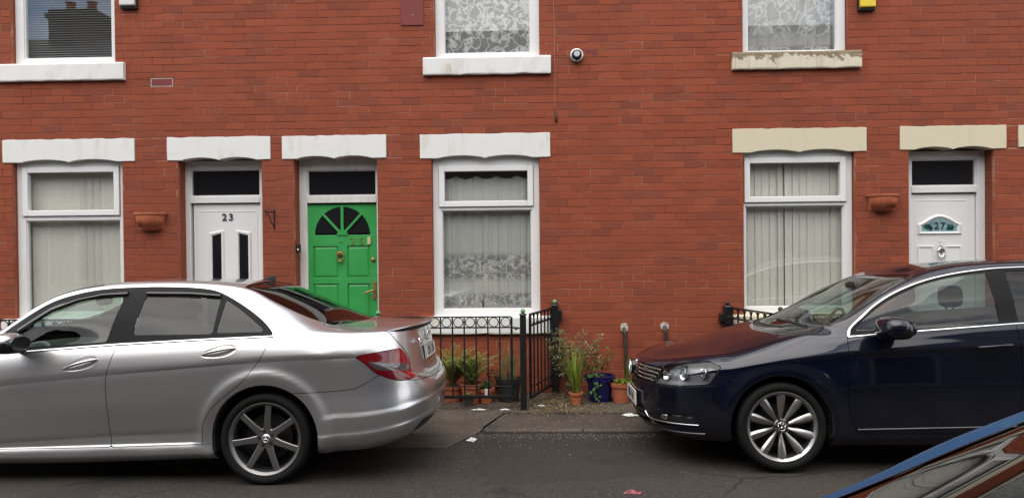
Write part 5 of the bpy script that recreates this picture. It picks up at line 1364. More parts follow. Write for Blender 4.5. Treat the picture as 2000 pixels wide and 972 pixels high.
# ================================================================ navy estate
def navy_car(loc, al, label, paint, chrome, emblem=True, sc=1.0):
    root = thing('parked_car', loc, label, 'car', 'cars parked along the street')
    root.rotation_euler = (al, 0, 0); root.scale = (sc, sc, sc)
    h = mkshell(NAV if emblem else BLU); c = Car(root, h, MT[paint]); HUB = .312
    for ax in (0, 2.71): c.take(lambda P: np.maximum(np.hypot(P.x-ax, P.z-HUB)-.362, .45-P.y))
    dlo = smooth_poly([(.486, .946), (.515, 1.0), (.593, 1.066), (.70, 1.148), (.831, 1.226), (.98, 1.292), (1.132, 1.342), (1.32, 1.384), (1.52, 1.412), (1.749, 1.430), (2.3, 1.438), (2.9, 1.42), (3.35, 1.34), (3.40, 1.12), (2.6, 1.082), (1.65, 1.034), (1.0, .988)], 5, sharp=(0, 12, 13))
    D = c.take(c.poly(dlo, 7.5, 11.3))
    wins = [('front_window', 'car_glass_dark', smooth_poly([(.535, .982), (.62, 1.062), (.72, 1.135), (.845, 1.208), (.99, 1.274), (1.14, 1.322), (1.33, 1.364), (1.575, 1.393), (1.560, 1.036), (1.0, 1.0)], 4, sharp=(0, 7, 8))),
            ('rear_window', 'car_glass_dark', [(1.715, 1.405), (2.45, 1.415), (2.55, 1.095), (1.690, 1.045)]), ('quarter_window', 'privacy_glass', [(2.52, 1.41), (2.9, 1.395), (3.28, 1.31), (3.33, 1.13), (2.62, 1.10)])]
    _, D = D.clip(np.abs((D.x-1.655)-(D.z-1.03)*.03)-.0022)
    for nm, mt, pl in wins:
        f = sdf(D.s, D.z, pl); g, D = D.clip(f); c.pair(g, nm, MT[mt], -.004)
    c.pair(D, 'window_trim', MT['trim_black'])
    # chrome frame round the side glass
    c.strips(lerp_pts([(.484, .944)]+dlo[1*5-4:12*5][1:], .04), .020, MT[chrome], 'window_moulding', .007)
    c.strips(lerp_pts([(.480, .942), (1.0, .982), (1.65, 1.028), (2.6, 1.076), (3.38, 1.115)], .05), .018, MT[chrome], 'window_moulding', .007)
    xb = lambda y: .165+.215*(y/.70)**2.0; xh = lambda y: 1.045+.035*(y/.5)**2
    ws = lambda P: np.maximum.reduce([((12.05 if emblem else 11.85)-P.v)*.05, xb(P.y)-P.x, P.x-xh(P.y), P.x-2])
    seal = c.take(lambda P: ws(P)-(.012 if emblem else .003)); g, seal = seal.clip(ws(seal)); c.whole(g, 'windscreen' if emblem else 'rear_screen', MT['screen_glass' if emblem else 'privacy_glass'], -.003); c.whole(seal, 'screen_seal', MT['gloss_black'])
    cowl = c.take(lambda P: np.maximum.reduce([(11.0-P.v)*.05, (xb(P.y)-.075)-P.x, P.x-xb(P.y)-.03])); c.whole(cowl, 'cowl', MT['black_plastic'], -.008)
    rb = lambda P: np.maximum.reduce([(12.1-P.v)*.05, 3.33-P.x, P.x-3.56]); g = c.take(rb); c.whole(g, 'rear_screen', MT['privacy_glass'], -.003)
    # doors
    fd = smooth_poly([(.478, .952), (.462, .80), (.458, .55), (.47, .40), (.52, .30), (.60, .262), (1.60, .275), (1.655, .5), (1.665, .8), (1.655, 1.045)], 4, sharp=(0, 6, 9))
    rd = smooth_poly([(1.655, 1.045), (1.665, .8), (1.655, .5), (1.60, .275), (2.25, .285), (2.34, .5), (2.48, .70), (2.60, .85), (2.62, 1.09)], 4, sharp=(0, 3, 4, 8))
    doors = []
    for pl in (fd, rd): d = c.take(c.poly(pl, -1, 9.0), .0022); doors.append(c.pair(d, 'door', c.paint))
    # headlamps
    hl = smooth_poly([(-.925, .574), (-.872, .650), (-.822, .712), (-.72, .738), (-.60, .758), (-.47, .768), (-.402, .735), (-.44, .672), (-.478, .615), (-.70, .588)], 4, sharp=(0, 2, 5, 6, 8))
    L = c.take(c.poly(hl, -1, 8.9), .0022)
    lamps = c.pair(L, 'headlamp' if emblem else 'tail_lamp', MT['lamp_glass' if emblem else 'red_lens'])
    for i, o in enumerate(lamps):
        q = L.offset(-.055); (q if i == 0 else q.mirrored()).build('housing', MT['lamp_grey'], o)
        low, _ = L.offset(-.030).clip(L.z-.620); rim_ = low; (rim_ if i == 0 else rim_.mirrored()).build('chrome_bezel', MT['lamp_grey'], o)
        sg = 1 if i == 0 else -1
        for (s_, z_, r_) in ((-.66, .690, .050), (-.81, .660, .044), (-.50, .700, .040)):
            p, n = h.atn(s_, z_); p = p-n*.045; p.y *= sg
            b = MB(); ax = Vector((-1, .25*sg, 0)).normalized()
            rows = []
            for (rr, dd) in ((r_, .03), (r_*.9, .012), (r_*.45, -.012), (0.002, -.016)):
                a_ = ax.orthogonal().normalized(); b2 = ax.cross(a_)
                rows.append([p+ax*dd+(a_*math.cos(w)+b2*math.sin(w))*rr for w in [2*math.pi*k/18 for k in range(18)]])
            b.sheet(rows, True, True); b.build('reflector', MT['reflector'], o, local=True, recalc=False)
            b = MB(); b.ball(p+ax*.012, r_*.45, 12); b.build('bulb', MT['lamp_glass'], o, local=True)
    # grille with four bright blades, badge in the middle
    gp = smooth_poly([(-.905, .585), (-.838, .700), (-1.079, .706), (-1.6, .705), (-1.6, .585), (-1.144, .575)], 3, sharp=(0, 1, 2, 3, 4, 5))
    G_ = c.take(c.poly(gp, -1, 8.9)); gr = c.whole(G_, 'grille', MT['gloss_black'], -.028)
    for k, z in enumerate((.594, .623, .652, .681)):
        s1 = -.912+k*.021; pts = [(s1-.0175*i, z+.002*min(i, 3)) for i in range(22) if s1-.0175*i > -1.249]
        p = [(a-n*.010, n) for a, n in c.path(pts)]
        strip(p, .013, MT['chrome'], 'blade', gr, th=.012); strip(mirror_strip(p), .013, MT['chrome'], 'blade', gr, th=.012)
    b = MB(); b.lathe([(0, -.965), (.060, -.962), (.066, -.952), (.066, -.93)], (0, 0, .645), 'x', 32); bd = b.build('badge_disc', MT['gloss_black'], root, local=True); bd.parent = gr
    if emblem: vw_badge(gr, (-.970, 0, .645), .060, 1, front=True)
    # lower intake, fog lamps, chin strip, bumper
    ip = smooth_poly([(-.555, .300), (-.60, .372), (-.68, .386), (-.85, .358), (-.93, .350), (-1.0, .345), (-1.05, .40), (-1.6, .40), (-1.6, .255), (-1.0, .262), (-.76, .285)], 3, sharp=(0, 6, 7, 8))
    I_ = c.take(c.poly(ip, -1, 8)); inl = c.whole(I_, 'lower_grille', MT['black_plastic'], -.022)
    p = c.path(lerp_pts([(-.552, .312), (-.76, .305), (-.93, .300), (-.985, .312), (-1.015, .345)], .02)); strip(p, .010, MT['satin_chrome'], 'bright_line', inl, th=.008); strip(mirror_strip(p), .010, MT['satin_chrome'], 'bright_line', inl, th=.008)
    for z in (.30, .345):
        pts = [(-1.03-.02*i, z) for i in range(11)]; p = [(a-n*.012, n) for a, n in c.path(pts)]; strip(p, .012, MT['gloss_black'], 'intake_bar', inl, th=.01); strip(mirror_strip(p), .012, MT['gloss_black'], 'intake_bar', inl, th=.01)
    for sg in (-1, 1):
        for (s_, z_, w_, hh, mt) in ((-.825, .338, .034, .022, 'reflector'), (-.715, .345, .05, .022, 'lamp_glass'), (-.61, .343, .035, .020, 'lamp_glass')):
            p, n = h.atn(s_, z_); p = p-n*.014; p.y *= sg; n = Vector((n.x, n.y*sg, n.z)); t_ = Vector((-n.y, n.x, 0)).normalized()
            b = MB(); vs_ = [p+t_*w_*math.copysign(abs(math.cos(a))**.6, math.cos(a))+Vector((0, 0, hh*math.copysign(abs(math.sin(a))**.6, math.sin(a)))) for a in [2*math.pi*k/20 for k in range(20)]]
            b.add(vs_+[p+n*.012], [(k, (k+1) % 20, 20) for k in range(20)], True); b.build('fog_lamp', MT[mt], inl, local=True)
            if mt == 'lamp_glass':
                b = MB(); b.add([v-n*.016 for v in vs_]+[p-n*.03], [(k, (k+1) % 20, 20) for k in range(20)], True); b.build('fog_reflector', MT['satin_chrome'], inl, local=True)
    p = c.path([(-.515-.02*i, .248-.0007*i) for i in range(37)]); strip(p, .014, MT['dark_trim'], 'chin_strip', root, th=.009); strip(mirror_strip(p), .014, MT['dark_trim'], 'chin_strip', root, th=.009)
    bp = c.take(c.poly([(-.30, .600), (-.478, .600), (-.70, .575), (-.905, .565), (-1.144, .560), (-1.6, .555), (-1.6, -.1), (-.25, -.1), (-.25, .45)], -1, 8), .0018); c.whole(bp, 'front_bumper', c.paint)
    bn = c.take(lambda P: np.maximum.reduce([(9.05-P.v)*.05, P.x-(xb(P.y)-.075), P.x-.6, -(P.x+.885)*1]), .0022); bon = c.whole(bn, 'bonnet' if emblem else 'boot_lid', c.paint)
    rbp = c.take(c.poly([(3.0, .62), (3.4, .60), (4.3, .60), (4.3, -.1), (3.0, -.1)], -1, 8), .0022); c.whole(rbp, 'rear_bumper', c.paint)
    tl = c.take(c.poly([(3.28, .80), (3.30, .95), (3.9, .98), (3.92, .80)], -1, 9), .002); c.pair(tl, 'tail_lamp' if emblem else 'headlamp', MT['red_lens' if emblem else 'reflector'])
    c.whole(c.body, 'body', c.paint)
    full = h.piece
    for ax in (0, 2.71): _, full = full.clip(np.maximum(np.hypot(full.x-ax, full.z-HUB)-.352, .45-full.y))
    _, full = full.clip(np.maximum(sdf(full.s, full.z, dlo), (full.v-11.3)*.05)); _, full = full.clip(ws(full)); _, full = full.clip(rb(full))
    _, full = full.clip(sdf(full.s, full.z, hl)); c.whole(full, 'inner_shell', MT['interior'], -.034 if False else -.032)
    b = MB(); b.box(-.60, 3.5, -.66, .66, .18, .21); b.build('floor_pan', MT['under_black'], root, local=True)
    liners(root, (0, 2.71), .358, HUB)
    # bright strip on the sill, wing crease comes with the shell
    c.strips(lerp_pts([(.52, .292), (1.60, .312), (2.3, .318)], .05), .014, MT['dark_trim'], 'sill_strip', .008)
    for sg in (-1, 1): side_mirror(root, .72 if emblem else 2.95, .91 if emblem else .88, 1.015, sg, c.paint, 1.3, .82)
    for (s0, z0, s1, z1), dr in (((1.36, .868, 1.60, .882), doors[0]), ((2.28, .90, 2.50, .91), doors[1])):
        for sd_, dd in ((1, dr[0]), (-1, dr[1])):
            fix = (lambda v: v) if sd_ > 0 else (lambda v: Vector((v.x, -v.y, v.z))); pts = []
            for t_ in [i/12 for i in range(13)]:
                p, n = h.atn(s0+(s1-s0)*t_, z0+(z1-z0)*t_); pts.append(fix(p+n*(.002+.030*math.sin(math.pi*t_)**.5)))
            b = MB(); b.tube(pts, .013, 10, flat=.7); b.build('handle', c.paint, dd, local=True)
    # wipers
    for y0, y1 in ((-.62, -.02), (.05, .60)):
        b = MB(); b.tube([(.215+.1*abs(y0), y0, 1.0+.012), (xb(abs(y1))+.075, y1, 1.03)], .008, 6); b.build('wiper', MT['black_plastic'], root, local=True)
    for s in (-1, 1): seat(root, 1.02, s*.37, zz=.0); seat(root, 1.92, s*.37, zz=.03)
    steering(root, .83, .37, .93)
    b = MB(); rbox(b, (.48, 0, .84), (.30, .74, .13), 3); b.build('dashboard', MT['interior'], root, local=True)
    b = MB(); rbox(b, (.86, 0, 1.30), (.02, .11, .035), 3); b.build('rear_view_mirror', MT['black_plastic'], root, local=True)
    if emblem: plate(root, -.960, 0, .425, .52, .11, 'PN61 VHU', 'plate_white', -1)
    for ax in (0, 2.71):
        for s in (-1, 1): wheel(root, ax, s*.775, HUB-.002, .314, .243, .215, 10 if emblem else 5, 'twin' if emblem else 'flat', MT['alloy'], s, rot=rad(90), cap='vw' if emblem else None)
    return root
navy_car((NAV_AT[0], NAV_AT[1], .87*math.sin(rad(TILT['nav']))), rad(TILT['nav']), 'dark navy estate car parked facing left in front of door 27', 'navy_paint', 'chrome')
navy_car((.20, -7.20, -.004), rad(.3), 'bright blue car close to the camera at the lower right corner', 'blue_paint', 'black_plastic', False, .96)
# ================================================================ railings
def Vx(p): return Vector(p)
def railing(a, b_, label, z=(.115, .22, .80, .905), pitch=.12, stiles=True, name='railing', cat='railing', group='black iron railings along the wall', seed=0):
    a, b_ = Vector((a[0], a[1], 0)), Vector((b_[0], b_[1], 0)); L = (b_-a).length; d = (b_-a).normalized(); nrm = Vector((-d.y, d.x, 0))
    t = thing(name, (a.x, a.y, pz(a.y)), label, cat, group)
    def bar(p, q, w, th, nm):
        """flat bar from p to q, w wide across the panel's plane, th thick"""
        m = MB(); p, q = Vector(p), Vector(q); ax = (q-p).normalized(); up = Vector((0, 0, 1)) if abs(ax.z) < .5 else d
        vs_ = [e+up*sw*w/2+nrm*st*th/2 for e in (p, q) for sw, st in ((-1, -1), (1, -1), (1, 1), (-1, 1))]
        m.add(vs_, [(0, 1, 2, 3), (7, 6, 5, 4), (0, 4, 5, 1), (1, 5, 6, 2), (2, 6, 7, 3), (3, 7, 4, 0)]); return m.build(nm, MT['black_iron'], t, bevel=.0015)
    for zz, w, th in ((z[3], .012, .028), (z[2], .012, .028), (z[1], .010, .026), (z[0], .028, .028)): bar(a+Vector((0, 0, zz)), b_+Vector((0, 0, zz)), w, th, 'rail')
    n = max(2, round(L/pitch)); p = L/n
    for i in range(n+1):
        e = a+d*p*i; w = .022 if (stiles and i in (0, n)) else .014
        bar(e+Vector((0, 0, z[0]+.006)), e+Vector((0, 0, z[3]-.004)), w, .014 if w < .02 else .024, 'upright' if w < .02 else 'stile')
    rr = (z[3]-z[2])/2-.007
    for i in range(n):
        c0 = a+d*p*(i+.5)+Vector((0, 0, (z[2]+z[3])/2)); m = MB()
        m.tube([c0+d*min(rr, p/2-.008)*math.cos(w)+Vector((0, 0, rr*math.sin(w))) for w in [2*math.pi*k/24 for k in range(25)]], .0052, 6, cap=False); m.build('ring', MT['black_iron'], t)
    return t
def post(x, y, top, label, w=.062, ball=True, base=None):
    z0 = pz(y)-.02; t = thing('railing_post', (x, y, z0), label, 'post', 'iron posts of the railings')
    m = MB(); m.box(x-w/2, x+w/2, y-w/2, y+w/2, z0, top); m.build('shaft', MT['black_iron'], t, bevel=.005)
    m = MB(); m.lathe([(w*.62, top-.004), (w*.62, top+.006), (w*.30, top+.014), (w*.2, top+.022)], (x, y, 0), 'z', 16); m.build('collar', MT['black_iron'], t)
    m = MB(); m.ball((x, y, top+.036), .024, 14); m.build('finial', MT['verdigris' if ball else 'black_iron'], t)
    return t
railing((-1.555, -.79), (-.268, -.79), 'black railing panel with rings in front of the net-curtained window')
post(-1.59, -.79, .915, 'railing post with green ball beside the green door')
post(-.155, -.79, .925, 'square black post with pale green ball in front of the net-curtained window')
g1 = railing((-.085, -.745), (.135, -.075), 'black iron gate panel standing between green-balled posts, running to the wall', z=(.10, .20, .81, .925), pitch=.125, name='railing_gate', cat='gate', group='black iron gates')
post(.175, -.05, .955, 'dark post with bright green ball against the brick wall', .075)
m = MB(); m.box(.205, .25, -.075, -.006, .80, .90); m.box(.215, .24, -.06, -.006, .18, .26); m.build('hinge_block', MT['black_iron'], g1, bevel=.004)
m = MB(); m.tube([(-.27, -.79, .795), (-.235, -.80, .80), (-.19, -.79, .79)], .009, 8); m.ball((-.225, -.80, .79), .016, 10); m.build('latch', MT['black_iron'], g1)
# the mirrored set of number 27, mostly behind the navy car, and of number 23, behind the silver one
railing((2.285, -.745), (2.065, -.075), 'black iron gate panel with rings at the wall above the navy bonnet', z=(.10, .20, .80, .915), pitch=.125, name='railing_gate', cat='gate', group='black iron gates')
w27 = post(2.025, -.05, .925, 'black post at the wall left of the blind window of house 27', .085, False)
m = MB(); m.box(1.94, 1.985, -.085, -.006, .76, .85); m.box(2.0, 2.05, -.13, -.09, .74, .83); m.build('hinge_block', MT['black_iron'], w27, bevel=.004)
railing((2.468, -.79), (3.76, -.79), 'black railing panel hidden behind the navy car')
post(2.355, -.79, .925, 'black post behind the navy windscreen', .062, False)
railing((-5.452, -.79), (-4.165, -.79), 'black railing panel seen through the silver car windows')
post(-4.13, -.79, .915, 'black post behind the silver car by door 23', .062, False)

# ================================================================ plants and pots
def pot(x, y, r, hgt, mat, label, cat='plant pot', name='plant_pot', taper=.72, rim=.012, group=None):
    z0 = pz(y)+.008; t = thing(name, (x, y, z0), label, cat, group)
    m = MB(); m.lathe([(0, z0), (r*taper, z0), (r*(taper+(1-taper)*.78), z0+hgt*.78), (r*(taper+(1-taper)*.80)+rim, z0+hgt*.80), (r+rim, z0+hgt), (r, z0+hgt), (r*.9, z0+hgt*.86)], (x, y, 0), 'z', 26)
    m.build('pot', mat, t, angle=40)
    m = MB(); m.lathe([(0, z0+hgt*.88), (r*.93, z0+hgt*.86)], (x, y, 0), 'z', 20); m.build('soil', MT['soil'], t)
    return t, z0+hgt*.87
def leaf(m, p, d, L, w, droop=.3, n=3, up=None):
    """a leaf as a short folded strip"""
    p, d = Vector(p), Vector(d).normalized(); side = d.cross(Vector((0, 0, 1)));
    if side.length < .05: side = Vector((1, 0, 0))
    side.normalize(); rows = []
    for i in range(n+1):
        t = i/n; q = p+d*L*t+Vector((0, 0, -droop*L*t*t)); ww = w*math.sin(math.pi*(.08+.9*t))**.8 if 0 < i < n else w*.12
        lift = Vector((0, 0, ww*.25)); rows.append([q-side*ww/2+lift, q, q+side*ww/2+lift])
    m.sheet(rows)
def stems(m, p, d, L, r, curve=.2, n=6):
    p, d = Vector(p), Vector(d).normalized(); pts = [p+d*L*t+Vector((d.x, d.y, 0))*curve*L*t*t-Vector((0, 0, curve*L*.4*t*t)) for t in [i/n for i in range(n+1)]]
    m.tube(pts, [r*(1-.6*i/n) for i in range(n+1)], 5); return pts
def fern(x, y, z, hgt, nf, label, r, seed, spread=.30):
    rr = random.Random(seed); t, zt = pot(x, y, r, z, MT['terracotta'], label, 'fern', 'potted_fern', group='potted ferns behind the railing')
    m = MB(); st = MB()
    for i in range(nf):
        a = 2*math.pi*i/nf+rr.uniform(-.3, .3); el = rad(rr.uniform(52, 86)); L = hgt*rr.uniform(.75, 1.05)
        d = Vector((math.cos(a)*math.cos(el), math.sin(a)*math.cos(el)*.8, math.sin(el))); n = 22; pts = []
        for k in range(n+1):
            u = k/n; pts.append(Vector((x, y, zt))+d*L*u+Vector((math.cos(a), math.sin(a)*.6, 0))*spread*L*u*u*.7-Vector((0, 0, .30*L*u*u*u)))
        st.tube(pts, [.004*(1-.8*k/n) for k in range(n+1)], 4)
        for k in range(3, n):
            u = k/n; tt = (pts[k+1]-pts[k-1]).normalized() if k < n else (pts[k]-pts[k-1]).normalized(); side = tt.cross(Vector((math.sin(a), -math.cos(a), .25))).normalized(); sd_ = tt.cross(Vector((0, 0, 1))).normalized()
            w = .085*math.sin(math.pi*min(1, u*.95+.08))**.7*(1.15-u*.5)
            for s in (-1, 1): leaf(m, pts[k], sd_*s+tt*.45+Vector((0, 0, rr.uniform(-.1, .2))), w, .017, .25, 2)
    m.build('fronds', MT['fern_leaf'], t, recalc=False); st.build('stalks', MT['stem_green'], t)
    return t
fern(-.90, -.40, .17, .62, 24, 'tall green fern in a clay pot just right of the silver boot', .12, 1)
fern(-.70, -.48, .20, .50, 22, 'lower spreading fern in a clay pot behind the railing', .115, 2, .4)
t, zt = pot(-.545, -.50, .075, .15, MT['terracotta'], 'small clay pot with a white tag behind the railing', group='pots behind the railing')
m = MB(); m.box(-.553, -.522, -.595, -.585, .08, .155); m.build('tag', MT['paper_white'], t, bevel=.004)
m = MB(); rr = random.Random(4)
for i in range(60): leaf(m, (-.545+rr.uniform(-.03, .03), -.50+rr.uniform(-.03, .03), zt+rr.uniform(0, .05)), (rr.uniform(-1, 1), rr.uniform(-1, 1), rr.uniform(.4, 1.6)), rr.uniform(.05, .13), .022, .5)
m.build('leaves', MT['ivy_leaf'], t, recalc=False)
t, zt = pot(-.72, -.62, .055, .10, MT['grey_pot'], 'small grey pot in front of the ferns', group='pots behind the railing')
m = MB()
for i in range(24): leaf(m, (-.72, -.62, zt), (rr.uniform(-1, 1), rr.uniform(-1, 1), rr.uniform(.5, 1.4)), rr.uniform(.05, .10), .014, .4)
m.build('leaves', MT['fern_leaf'], t, recalc=False)
t, zt = pot(-.315, -.40, .125, .24, MT['dark_pot'], 'black plastic pot with thin straw-coloured grass', group='pots behind the railing', taper=.8)
m = MB(); rr = random.Random(8)
for i in range(85):
    a = rr.uniform(0, 6.28); leaf(m, (-.315+rr.uniform(-.08, .08), -.40+rr.uniform(-.08, .08), zt), (math.cos(a)*.35*rr.random(), math.sin(a)*.3*rr.random(), 1), rr.uniform(.18, .52), .007, rr.uniform(.0, .35), 4)
m.build('grass', MT['straw_leaf'], t, recalc=False)
m = MB()
for i in range(5): stems(m, (-.315, -.40, zt), (rr.uniform(-.4, .4), rr.uniform(-.2, .2), 1), rr.uniform(.2, .32), .005)
m.build('twigs', MT['stem_brown'], t)
t, zt = pot(-.50, -.27, .085, .18, MT['terracotta'], 'clay pot with small green leaves close to the wall under the sill', group='pots behind the railing')
m = MB()
for i in range(90): leaf(m, (-.48+rr.uniform(-.07, .07), -.27+rr.uniform(-.05, .05), zt+rr.uniform(0, .14)), (rr.uniform(-1, 1), rr.uniform(-1, .6), rr.uniform(-.2, 1.2)), rr.uniform(.03, .06), .025, .4, 2)
m.build('leaves', MT['ivy_leaf'], t, recalc=False)
# right of the gate: reeds, blue pot with ivy, clay pot
t, zt = pot(.369, -.585, .062, .125, MT['terracotta'], 'small clay pot with tall reed-like stems beside the gate', group='pots against the brick wall')
m = MB(); rr = random.Random(12)
for i in range(46):
    a = rr.uniform(0, 6.28); leaf(m, (.369+rr.uniform(-.03, .03), -.585+rr.uniform(-.03, .03), zt), (math.cos(a)*.22-.06, math.sin(a)*.2, 1), rr.uniform(.22, .60), .016, rr.uniform(0, .25), 5)
m.build('reeds', MT['bright_leaf'], t, recalc=False)
m = MB()
for i in range(16): leaf(m, (.369, -.585, zt), (rr.uniform(-.6, .6), rr.uniform(-.5, .5), 1), rr.uniform(.12, .34), .012, rr.uniform(.3, .8), 4)
m.build('dry_blades', MT['straw_leaf'], t, recalc=False)
# variegated shrub rooted by the gate post
t = thing('variegated_shrub', (.30, -.28, pz(-.28)), 'pale variegated shrub with thin stems growing against the gate and wall', 'shrub')
m = MB(); lv = MB(); rr = random.Random(21)
for i in range(24):
    d = Vector((rr.uniform(-.35, .75), rr.uniform(-.35, .15), rr.uniform(.9, 1.5))); pts = stems(m, (.31+rr.uniform(-.03, .03), -.26, pz(-.3)), d, rr.uniform(.50, .78), .0045, .15, 8)
    for k in range(4, 9):
        for q in range(rr.randint(6, 11)):
            p = pts[k]+Vector((rr.uniform(-.03, .03), rr.uniform(-.03, .03), rr.uniform(-.02, .02))); leaf(lv, p, (rr.uniform(-1, 1), rr.uniform(-1, 1), rr.uniform(-.2, 1)), rr.uniform(.028, .055), .017, .3, 2)
m.build('stems', MT['stem_brown'], t); lv.build('leaves', MT['pale_leaf'], t, recalc=False)
t, zt = pot(.628, -.40, .142, .262, MT['blue_glaze'], 'glossy cobalt blue pot with ivy trailing down its side', group='pots against the brick wall', taper=.78, rim=.02)
m = MB(); lv = MB(); rr = random.Random(31)
for i in range(9):
    d = Vector((rr.uniform(-.5, .35), rr.uniform(-.3, .15), 1)); pts = stems(m, (.60+rr.uniform(-.08, .08), -.38, zt), d, rr.uniform(.15, .42), .004, .2, 6)
    for k in range(2, 7):
        for q in range(rr.randint(2, 5)): leaf(lv, pts[k]+Vector((rr.uniform(-.025, .025), rr.uniform(-.025, .025), 0)), (rr.uniform(-1, 1), rr.uniform(-1, 1), rr.uniform(-.3, .8)), rr.uniform(.03, .055), .024, .3, 2)
for i in range(26): leaf(lv, (.56+rr.uniform(-.07, .07), -.50+rr.uniform(-.05, .06), zt+rr.uniform(0, .06)), (rr.uniform(-1, 1), rr.uniform(-1, .2), rr.uniform(-.1, .8)), rr.uniform(.035, .06), .032, .4, 2)
for i in range(22):
    u = i/22; leaf(lv, (.565+.03*math.sin(u*9)+rr.uniform(-.02, .02), -.555+.03*u, zt-.01-.19*u), (rr.uniform(-1, 1), -1, rr.uniform(-.9, .1)), rr.uniform(.03, .045), .032, .3, 2)
m.build('stems', MT['stem_brown'], t); lv.build('ivy', MT['ivy_leaf'], t, recalc=False)
t, zt = pot(.835, -.47, .105, .20, MT['terracotta'], 'clay pot with bright yellow-green leaves next to the navy car nose', group='pots against the brick wall')
lv = MB(); rr = random.Random(41)
for i in range(60):
    a = rr.uniform(0, 6.28); leaf(lv, (.835+rr.uniform(-.05, .05), -.47+rr.uniform(-.05, .05), zt), (math.cos(a), math.sin(a)*.8, rr.uniform(.5, 1.8)), rr.uniform(.09, .21), .020, rr.uniform(.4, .9), 4)
for i in range(8): leaf(lv, (.90+rr.uniform(-.04, .04), -.44, zt), (rr.uniform(.0, .5), rr.uniform(-.3, .1), 1.4), rr.uniform(.25, .42), .016, .2, 4)
lv.build('leaves', MT['bright_leaf'], t, recalc=False)
# leaf litter and grit
rr = random.Random(51); m = MB()
for i in range(1000):
    x, y = rr.gauss(.24, .24), -rr.uniform(.10, 1.0); d = Vector((rr.uniform(-1, 1), rr.uniform(-1, 1), rr.uniform(-.05, .35)))
    leaf(m, (x, y, pz(y)+.010+rr.random()*.05*max(0, 1-abs(x-.22)/.25)), d, rr.uniform(.02, .06), rr.uniform(.006, .016), .2, 2)
for i in range(160):
    x, y = rr.uniform(-1.5, -.2), -rr.uniform(.15, .88); leaf(m, (x, y, pz(y)+.022), (rr.uniform(-1, 1), rr.uniform(-1, 1), .15), rr.uniform(.02, .05), rr.uniform(.006, .014), .2, 2)
tag(m.build('dry_leaf_litter', MT['dry_leaf'], None, recalc=False), 'dry brown leaves and twigs heaped at the gate and under the pots', 'leaves', kind='stuff')
m = MB()
for i in range(600):
    x = rr.uniform(-.6, 1.1); y = -1.56+rr.gauss(0, .10) if rr.random() < .75 else -rr.uniform(.9, 2.3); s = rr.uniform(.002, .007); z = (gz(y) if y < -1.5 else -.05 if y < -1.4 else pz(y))+.001
    a = rr.uniform(0, 6); ca, sa = math.cos(a)*s, math.sin(a)*s
    m.add([(x+ca, y+sa, z), (x-sa, y+ca, z), (x-ca, y-sa, z), (x+sa, y-ca, z), (x, y, z+s*.9)], [(0, 1, 4), (1, 2, 4), (2, 3, 4), (3, 0, 4)])
tag(m.build('grit', MT['kerb_grit'], None, recalc=False), 'pale loose grit strewn along the gutter', 'grit', kind='stuff')
m = MB()
for k in range(34):
    x, y = (rr.uniform(-1.5, 1.0), -rr.uniform(.02, .10)) if k < 20 else (rr.uniform(-.5, 1.2), -.93+rr.uniform(-.02, .02))
    for i in range(9): leaf(m, (x+rr.uniform(-.02, .02), y, pz(y)+.006), (rr.uniform(-1, 1), rr.uniform(-1, .4), rr.uniform(.5, 1.8)), rr.uniform(.02, .075) if k < 20 else rr.uniform(.01, .03), .008, .4, 2)
tag(m.build('weeds', MT['ivy_leaf'], None, recalc=False), 'small weeds growing along the foot of the wall', 'weeds', kind='stuff')
def crumple(x, y, z, sx, sy, hgt, mat, label, name='paper_scrap', seed=0, cat='litter'):
    r = random.Random(seed); n = 9; rows = []; a = r.uniform(-.5, .5)
    for i in range(n+1):
        row = []
        for k in range(n+1):
            u, v = i/n-.5, k/n-.5; e = max(abs(u), abs(v))*2; w = (r.random()-.35)*hgt*(1.15-e*.8)
            row.append((x+(u*math.cos(a)-v*math.sin(a))*sx+r.uniform(-.1, .1)*sx/n, y+(u*math.sin(a)+v*math.cos(a))*sy, z+.002+max(0, w)+hgt*.35*(1-e*e)))
        rows.append(row)
    m = MB(); m.sheet(rows, False); return tag(m.build(name, mat, None, recalc=False, loc=(x, y, z)), label, cat, 'litter on the ground')
crumple(-.585, -1.80, gz(-1.80)+.006, .075, .09, .035, MT['paper_white'], 'white crumpled scrap on the edge of the pale pavement patch', seed=1)
crumple(.865, -1.0, pz(-1.0), .12, .08, .028, MT['paper_white'], 'white crumpled paper on the tarmac by the navy bumper', seed=2)
crumple(.607, -3.33, gz(-3.33), .115, .055, .022, MT['wrapper_red'], 'flattened red and white wrapper lying on the road', 'wrapper', seed=3)
crumple(-.60, -.83, pz(-.83)+.012, .13, .03, .015, MT['paper_white'], 'long white scrap tucked under the railing', seed=4)
crumple(-.34, -.83, pz(-.83)+.012, .09, .028, .014, MT['paper_white'], 'short white scrap under the railing near the post', seed=5)
crumple(.02, -.66, pz(-.66)+.01, .07, .03, .015, MT['paper_white'], 'white scrap under the iron gate', seed=6)

